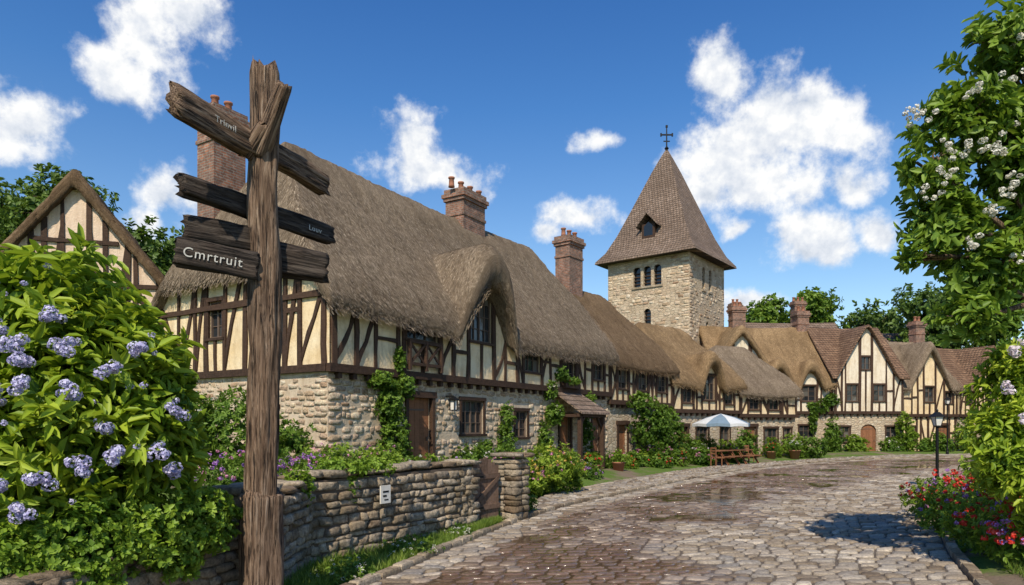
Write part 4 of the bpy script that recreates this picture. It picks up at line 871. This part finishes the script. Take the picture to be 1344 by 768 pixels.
for f,s,o,r,h,mt,fl in [(T2,.4,1.1,.5,.9,m_leafG,None),(T2,2.3,.9,.6,1.0,m_leafL,[(m_pink,14,.07,8,.06)]),(T2,4.8,1.0,.6,1.3,m_leafD,None),(T2,6.4,1.3,.7,1.7,m_leafG,None),(T3,1.9,1.0,.7,1.5,m_leafG,None),(T3,4.3,.9,.6,1.2,m_leafL,None),(T3,6.3,.9,.7,1.9,m_leafG,None),(T4,1.9,.9,.6,1.3,m_leafL,None),(T4,3.8,.9,.8,1.6,m_leafL,None),(T4,5.0,1.4,.9,1.5,m_leafG,None),(T2,3.5,1.8,.5,.8,m_leafL,[(m_pur,16,.07,8,.06)]),(T2,1.4,1.9,.5,.7,m_leafG,[(m_red,16,.06,8,.06)]),(T3,.6,1.7,.5,.9,m_leafL,[(m_white,16,.06,8,.06)]),(T2,5.6,2.4,.6,.9,m_leafG,[(m_pink,20,.07,8,.06)]),(T3,2.6,2.2,.5,.8,m_leafL,[(m_red,20,.07,8,.06)])]:
    x,y=f(s,o); shrub('street_shrub',[(x,y,h*.5,r,r,h*.55),(x+.4,y+.2,h*.38,r*.8,r*.7,h*.45)],420,8,.12,.07,mt,fl,seed=kk); kk+=1
for x,y,r,h,mt,fl in [(19.3,50.9,.9,2.4,m_leafL,None),(20.8,51.6,.8,1.3,m_leafG,None),(24.6,52.5,.6,2.6,m_leafG,None),(26.5,52.8,.8,1.4,m_leafL,None),(29.3,53.0,.6,1.2,m_leafG,[(m_white,14,.09,8,.08)]),(30.7,53.4,.7,3.0,m_leafL,None),(33.6,53.7,.7,1.6,m_leafG,None),(38.6,54.8,1.0,2.4,m_leafG,None),(32.2,53.2,.5,1.2,m_leafG,None),(35.9,54.3,.7,2.4,m_leafG,None)]:
    shrub('street_shrub',[(x,y,h*.5,r,r*.7,h*.55),(x+.5,y,h*.35,r*.8,r*.6,h*.4)],450,8,.16,.1,mt,fl,seed=kk); kk+=1
shrub('wall_vine',[(23.9,53.6,3.6,.9,.3,.6),(24.9,53.6,4.2,.9,.3,.5),(23.6,53.5,2.6,.3,.25,.9)],420,8,.16,.1,m_leafG,seed=60)
# right side
TB=[(6.35,8.7,6.95,.55,.35,.55),(5.75,8.6,5.95,.55,.3,.5),(5.2,8.5,5.35,.36,.22,.40),(5.5,8.7,4.75,.48,.28,.4),(6.15,8.9,4.15,.6,.35,.5),(6.3,8.8,5.6,.55,.35,.6),(6.75,8.8,6.1,.45,.35,.5),(5.15,8.6,4.2,.22,.2,.2),(5.85,8.8,3.45,.35,.3,.3),(6.9,9.1,4.9,.55,.35,.7),(7.1,9.0,6.9,.5,.35,.5)]
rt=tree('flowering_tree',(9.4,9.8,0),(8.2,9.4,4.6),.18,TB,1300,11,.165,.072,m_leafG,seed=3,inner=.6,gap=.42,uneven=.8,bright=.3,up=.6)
BC=[(4.88,8.3,5.9),(5.0,8.3,5.85),(5.32,8.25,5.5),(5.45,8.25,5.45),(5.75,8.25,5.54),(5.9,8.3,5.48),(6.04,8.3,4.96),(6.15,8.3,5.1),(6.1,8.35,6.37),(5.1,8.3,4.95),(5.6,8.35,4.4),(6.3,8.35,5.9),(5.6,8.25,6.2),(6.2,8.35,6.9),(5.9,8.35,4.75),(6.35,8.4,4.2),(5.25,8.3,5.15)]
florets('white_blossoms',clusters(BC,6,.12),.042,20,.036,m_white,rt,.7)
yb=shrub('right_garden_shrub',[(7.15,9.5,2.35,.6,.45,.8),(6.7,9.3,1.75,.4,.35,.6),(7.5,9.2,1.3,.8,.5,.8),(7.1,9.4,2.9,.4,.35,.4)],1500,10,.13,.05,m_leafY,seed=41,gap=.3,bright=.12)
florets('pale_blossoms',clusters([(6.5,8.85,3.1),(6.75,8.85,3.2),(6.45,8.9,2.6),(6.7,8.9,2.2)],5,.09),.06,24,.045,m_pale,yb)
shrub('red_flower_bed',[(7.75,10.9,.5,.75,.8,.5),(8.6,11.0,.75,.8,.8,.75),(8.6,13.0,.45,.7,1.2,.55),(9.6,15.2,.5,.8,1.0,.6),(9.0,12.0,.7,.8,.8,.8),(7.3,9.8,.45,.5,.5,.5)],2100,8,.09,.04,m_leafL,[(m_red,300,.05,12,.055),(m_pur,160,.05,12,.04),(m_pink,80,.04,10,.035)],seed=42)
shrub('roadside_hedge',[(13.4,18.6,.8,.8,1.2,.9),(15.9,21.8,.8,.9,1.2,1.0),(18.9,25.0,1.0,1.2,1.5,1.2),(21.8,28.8,1.3,1.6,2.0,1.6),(25.5,32.4,1.3,1.8,1.8,1.5),(14.5,17.5,1.6,1.3,1.4,1.8),(11.5,14.5,1.2,1.0,1.2,1.4)],3200,9,.15,.07,m_leafL,seed=43,bright=.0)
for i,(x,y,h,r) in enumerate([(29.5,35,7.5,2.4),(33,39,8.5,2.8),(41,47,9.5,3.0),(39.5,65,16.5,4.2),(45,64,17,4.4),(41,77,16.5,4.2),(34,76,17.8,3.4),(52,60,15,5),(28.5,76,17,3.2),(48,52,12,3.6)]):
    bb=[(x+R(-.5,.5)*r,y+R(-.5,.5)*r,h-r*R(.7,1.6),r*R(.5,.75),r*R(.5,.75),r*R(.45,.7)) for _ in range(7)]+[(x,y,h-r*.7,r*.7,r*.7,r*.6),(x,y,h-r*1.9,r*.9,r*.9,r*.8)]
    tree('broadleaf_tree',(x,y,0),(x,y,h-r*1.5),.1*r,bb,1500,8,.3 if y<50 else .4,.17 if y<50 else .24,m_leafF if i%2 else m_leafG,seed=50+i,inner=.7,gap=.34,bright=.06)
for i,(x,y,h,r) in enumerate([(-26.5,40,18.5,4.4),(-33,42,20,5),(-22,44,16,3.6),(-17,48,14,4)]):
    bb=[(x+R(-.6,.6)*r,y+R(-.5,.5)*r,h-r*R(.6,1.7),r*R(.4,.65),r*R(.5,.7),r*R(.4,.6)) for _ in range(8)]+[(x,y,h-r*1.0,r*.7,r*.7,r*.7)]
    tree('broadleaf_tree',(x,y,0),(x,y,h-r*1.5),.1*r,bb,1900,8,.34,.2,m_leafF,seed=70+i,inner=.7,gap=.36,bright=.05)
dt=[]
for a in np.linspace(-1.6,1.7,60): 
    d=R(110,150); dt.append((math.sin(a)*d,math.cos(a)*d,R(2,5),R(5,9),R(5,9),R(5,9)))
foliage('distant_tree_line',dt,5000,6,1.5,.9,m_leafF,inner=.4,seed=90,gap=.2)
def grass(name,pts,h,w):
    n=len(pts); a=rng.uniform(0,2*np.pi,n); d=np.stack([np.cos(a),np.sin(a),np.zeros(n)],-1); H_=h*rng.uniform(.4,1.3,n)[:,None]; lean=rng.normal(size=(n,3))*.35; lean[:,2]=1
    W=w*rng.uniform(.6,1.2,n)[:,None]; T=pts+lean*H_; Mi=pts+lean*H_*.5+np.array([0,0,.03])*H_
    V6=np.stack([pts-d*W,pts+d*W,Mi+d*W*.7,Mi-d*W*.7,T+d*W*.12,T-d*W*.12],1); b=(np.arange(n)*6)[:,None]
    F=np.concatenate([b+np.array([0,1,2,3]),b+np.array([3,2,4,5])],1).reshape(-1,4)
    val=np.clip(rng.random(n)*.6+.5*fbm(pts*1.5,3)-.05,0,1)
    return np_mesh(name,V6.reshape(-1,3),F,m_grass,None,False,{'v':np.repeat(val,6)})
def between(la,lb_,n,z):
    la,lb_=np.array(la,float),np.array(lb_,float); t=rng.random(n)*(len(la)-1); i=t.astype(int); f=(t-i)[:,None]; A=la[i]*(1-f)+la[i+1]*f; B_=lb_[i]*(1-f)+lb_[i+1]*f
    u=rng.random(n)[:,None]; P=A*(1-u)+B_*u; return np.concatenate([P,np.full((n,1),z)],1)
gp=between([(-3.7,5.4),(-2.95,7.7),(-2.95,10.2),(-.75,13.8),(-.3,14.6)],[(-3.3,5.4),(-2.55,7.9),(-1.75,10.0),(-.65,13.2),(-.25,14.4)],17000,.03); grass('grass_verge',gp,.15,.007)
gp2=between([(6.3,8.0),(7.8,11.5),(9.3,14),(11,17)],[(9,7.5),(9.5,10.5),(10.5,14),(12,17)],22000,.08); grass('grass_verge',gp2,.14,.008)
gp3=between([(-3.4,8.2),(-3.5,10.4),(-1.4,14.2),(-.8,15.5),(-.3,17.5)],[(-7,8.2),(-7,11),(-5,15),(-3,18),(-1,21)],14000,.55); grass('garden_grass',gp3,.16,.009)
shrub('verge_wildflowers',[(-1.7,11.2,.1,.5,.7,.15),(-2.3,9.4,.1,.4,.7,.18),(-1.0,12.8,.1,.25,.5,.14)],600,7,.06,.025,m_leafG,[(m_white,60,.03,7,.02)],seed=45)

# ================= STREET FURNITURE
def street_lamp(x,y,h=2.55):
    e=empty('street_lamp',(x,y,0)); mb=MB(); tube(mb,[(0,0,0),(0,0,.25),(0,0,.28),(0,0,.5),(0,0,.53),(0,0,h-.5),(0,0,h-.45)],[.11,.10,.08,.065,.05,.045,.06],10)
    fbox(mb,WF,-.09,.09,-.09,.09,h-.45,h-.42)
    for i in(-1,1):
        for j in(-1,1): tube(mb,[(i*.08,j*.08,h-.42),(i*.14,j*.14,h-.12)],[.012,.012],5)
    vs=[(-.19,-.19,h-.12),(.19,-.19,h-.12),(.19,.19,h-.12),(-.19,.19,h-.12),(-.05,-.05,h+.04),(.05,-.05,h+.04),(.05,.05,h+.04),(-.05,.05,h+.04)]
    mb.add(vs,BF); tube(mb,[(0,0,h+.04),(0,0,h+.1),(0,0,h+.16)],[.03,.04,.005],8); mb.obj('lamp_post',m_iron,e)
    g=MB(); g.add([(-.075,-.075,h-.41),(.075,-.075,h-.41),(.075,.075,h-.41),(-.075,.075,h-.41),(-.13,-.13,h-.125),(.13,-.13,h-.125),(.13,.13,h-.125),(-.13,.13,h-.125)],BF); g.obj('lamp_glass',m_wwhite,e)
street_lamp(14.2,22.8); street_lamp(32.2,50.5,4.2)
def table_set(x,y,rz):
    e=empty('picnic_table',(x,y,.07),rz); mb=MB()
    for i in range(4): fbox(mb,WF,-.8,.8,-.36+i*.185,-.36+i*.185+.17,.72,.76)
    for s in(-1,1):
        for i in range(2): fbox(mb,WF,-.8,.8,s*.72-.15+i*.155,s*.72-.005+i*.155,.43,.47)
        for xx in(-.6,.6): strip(mb,Frame((xx,0),(0,1),(1,0)),seg(s*.75,0,s*.25,.72,1,0,0),.09,.05,0)
    for xx in(-.6,.6): fbox(mb,WF,xx-.03,xx+.03,-.85,.85,.36,.43)
    mb.obj('table_and_benches',m_door,e)
table_set(11.2,36.6,.8); table_set(12.7,38.0,.7)
def chair(x,y,rz):
    e=empty('wooden_chair',(x,y,.07),rz); mb=MB(); fbox(mb,WF,-.22,.22,-.22,.22,.43,.47)
    for i in(-1,1):
        fbox(mb,WF,i*.19-.02,i*.19+.02,-.21,-.17,0,.43); fbox(mb,WF,i*.19-.02,i*.19+.02,.18,.22,0,.95)
    for z in(.6,.74,.88): fbox(mb,WF,-.17,.17,.185,.21,z,z+.08)
    mb.obj('chair_frame',m_door,e)
chair(10.6,35.4,2.0); chair(13.6,39.2,.5)
e=empty('cafe_umbrella',(11.6,37.9,.07)); mb=MB(); tube(mb,[(0,0,0),(0,0,2.6)],[.03,.025],8); fbox(mb,WF,-.3,.3,-.3,.3,0,.08); mb.obj('pole',m_iron,e)
n=8; m=n*2; V=[(0,0,2.75)]
for r,z in((.8,2.52),(1.6,2.18)):
    for k in range(m):
        a=math.pi*k/n; s=1 if k%2==0 else .955; V.append((r*s*math.cos(a),r*s*math.sin(a),z+(0 if k%2==0 else .03)))
for k in range(m): V.append((V[1+m+k][0],V[1+m+k][1],2.02 if k%2==0 else 2.06))
for par,nm,cm in ((0,'white_canopy_panels',flat('white_canvas',(.58,.59,.58),.8)),(1,'blue_canopy_panels',flat('blue_canvas',(.17,.24,.30),.8))):
    mb=MB(); F=[(0,1+k,1+(k+1)%m) for k in range(m) if (k//2)%2==par]+[(1+l*m+k,1+l*m+m+k,1+l*m+m+(k+1)%m,1+l*m+(k+1)%m) for l in range(2) for k in range(m) if (k//2)%2==par]; mb.add(V,F); mb.obj(nm,cm,e)
def planter(x,y,r,h,mt,fl,seed):
    e=empty('potted_plant',(x,y,.07)); mb=MB(); tube(mb,[(0,0,0),(0,0,h*.9),(0,0,h*.9),(0,0,h),(0,0,h-.03)],[r*.7,r*.95,r*1.05,r*1.05,r*.8],14); mb.obj('pot',m_pot,e,True)
    bl=[(0,0,h+r*.7,r*1.3,r*1.3,r*1.1)]; foliage('plant',bl,140,8,.1,.05,mt,e,seed=seed,inner=.7)
    if fl: florets('blossoms',shell_pts(bl,12),.05,9,.05,fl,e)
for i,(f,s,o,r,h,fl) in enumerate([(T2,1.9+.3,2.0,.3,.5,m_pink),(T2,3.6,2.1,.28,.45,m_red),(T2,6.0,2.2,.35,.5,m_white),(T3,.3,1.9,.3,.5,m_pur),(T3,3.2,1.8,.3,.5,m_pink),(T4,1.0,1.7,.3,.5,m_red),(T4,3.0,1.8,.35,.55,m_white)]):
    x,y=f(s,o); planter(x,y,r,h,m_leafG,fl,100+i)
for i,(s,o) in enumerate([(12.3,1.9),(14.9,1.9),(9.9,1.9)]):
    x,y=FP(s,o); planter(x,y,.28,.5,m_leafL,[m_red,m_pink,m_white][i],120+i)
wb=MB(); fbox(wb,fF,12.9,14.3,.13,.38,3.75,3.95); wb.obj('window_box',m_timber,main)
cx=[tuple(fF(12.95+i*.22,.28,4.05)) for i in range(7)]; foliage('window_box_plant',[(13.6,-.3,4.05,.7,.18,.2)],220,7,.08,.04,m_leafG,main,seed=130); florets('window_box_flowers',cx,.06,10,.04,m_red,main)

# ================= SKY / LIGHT
S=Vector((-.13,-.66,.70)).normalized(); el=math.asin(S.z); az=math.atan2(S.x,S.y)
w=bpy.data.worlds.new('World'); sc.world=w; w.use_nodes=True; nt=w.node_tree; bg=nt.nodes['Background']
sky=nd(nt,'ShaderNodeTexSky',sky_type='NISHITA',sun_disc=False,sun_elevation=el,sun_rotation=az,altitude=200.0,air_density=1.0,dust_density=.6,ozone_density=2.5)
gen=nd(nt,'ShaderNodeTexCoord').outputs['Generated']
CL=[(.380,.380,.095,.065),(.306,.451,.045,.038),(.427,.395,.06,.045),(.2906,.354,.055,.055),(.351,.323,.09,.04),(.275,.318,.045,.035),(.45,.365,.045,.03),
(-.485,.470,.065,.055),(-.528,.417,.05,.035),(-.45,.497,.05,.045),(-.629,.346,.05,.04),(-.141,.392,.042,.048),(-.124,.356,.07,.033),(-.08,.335,.042,.025),(.1255,.398,.04,.018),(.103,.301,.055,.024),(.053,.287,.026,.014),(-.48,.293,.038,.034),(-.493,.25,.04,.026),(.409,.25,.05,.036),(.455,.306,.035,.02),(.499,.25,.03,.022),(.336,.165,.05,.022),(.325,.27,.02,.014),(-1.1,.35,.25,.12),(1.9,.4,.3,.12),(2.9,.35,.3,.12)]
acc=None
s3=nd(nt,'ShaderNodeSeparateXYZ',{0:gen}).outputs
azn=mth(nt,'ARCTAN2',s3[0],s3[1]); eln=mth(nt,'ARCSINE',s3[2])
wn=nd(nt,'ShaderNodeTexNoise',{'Vector':gen,'Scale':9.0,'Detail':2.0,'Roughness':.5}).outputs[1]
ae=vmt(nt,'ADD',nd(nt,'ShaderNodeCombineXYZ',{0:azn,1:eln}).outputs[0],scl(nt,vmt(nt,'SUBTRACT',wn,(.5,.5,.5)),(.09,.06,0)))
for a,e2,rx,ry in CL:
    d=vmt(nt,'LENGTH',scl(nt,vmt(nt,'SUBTRACT',ae,(a,e2,0)),(1/rx,1/ry,0))); f=mth(nt,'SUBTRACT',1.0,mth(nt,'MULTIPLY',d,.8))
    acc=f if acc is None else nd(nt,'ShaderNodeMath',{0:acc,1:f,2:.25},operation='SMOOTH_MAX').outputs[0]
f1=noi(nt,gen,11.0,8,.62); f2=noi(nt,vmt(nt,'ADD',gen,(.008,0,.02)),11.0,5,.6)
dd=mth(nt,'ADD',mth(nt,'MAXIMUM',acc,-1.0),mth(nt,'MULTIPLY',mth(nt,'SUBTRACT',f1,.5),2.9))
dens=nd(nt,'ShaderNodeMapRange',{0:dd,1:.02,2:.7,3:0.0,4:1.0},interpolation_type='SMOOTHSTEP').outputs[0]
sh=mth(nt,'ADD',.58,mth(nt,'ADD',mth(nt,'MULTIPLY',mth(nt,'SUBTRACT',f1,f2),3.0),mth(nt,'MULTIPLY',mth(nt,'SUBTRACT',.7,dd),.10)),clamp=True)  # cloud relief painted into the colour: lit and shaded sides from offset noise
cc_=ramp(nt,sh,[(.0,(4.3,4.9,5.8)),(.45,(6.6,6.9,7.4)),(.75,(8.4,8.4,8.3))])
tint=ramp(nt,s3[2],[(0.0,(1.6,1.45,1.3)),(.2,(1.05,1.22,1.28)),(.42,(.52,.95,1.32)),(.65,(.27,.72,1.26))])
skc=mix(nt,1.0,sky.outputs[0],tint,'MULTIPLY')
col=mix(nt,mth(nt,'MULTIPLY',dens,.98),skc,cc_); nt.links.new(col,bg.inputs[0]); bg.inputs[1].default_value=.123
sl_=bpy.data.lights.new('sun','SUN'); sl_.energy=5.0; sl_.angle=math.radians(.5); sl_.color=(1,.89,.72); so=bpy.data.objects.new('sun',sl_); link(so); so.rotation_euler=(-S).to_track_quat('-Z','Y').to_euler(); so.location=(0,-10,30)
cam=bpy.data.cameras.new('camera'); cam.lens=24; cam.sensor_width=36; cam.shift_y=.131; cam.clip_end=2000; co=bpy.data.objects.new('camera',cam); link(co); co.location=(0,0,2.1); co.rotation_euler=(math.radians(90),0,0); sc.camera=co
sc.view_settings.view_transform='Standard'; sc.view_settings.look='None'; sc.view_settings.exposure=0
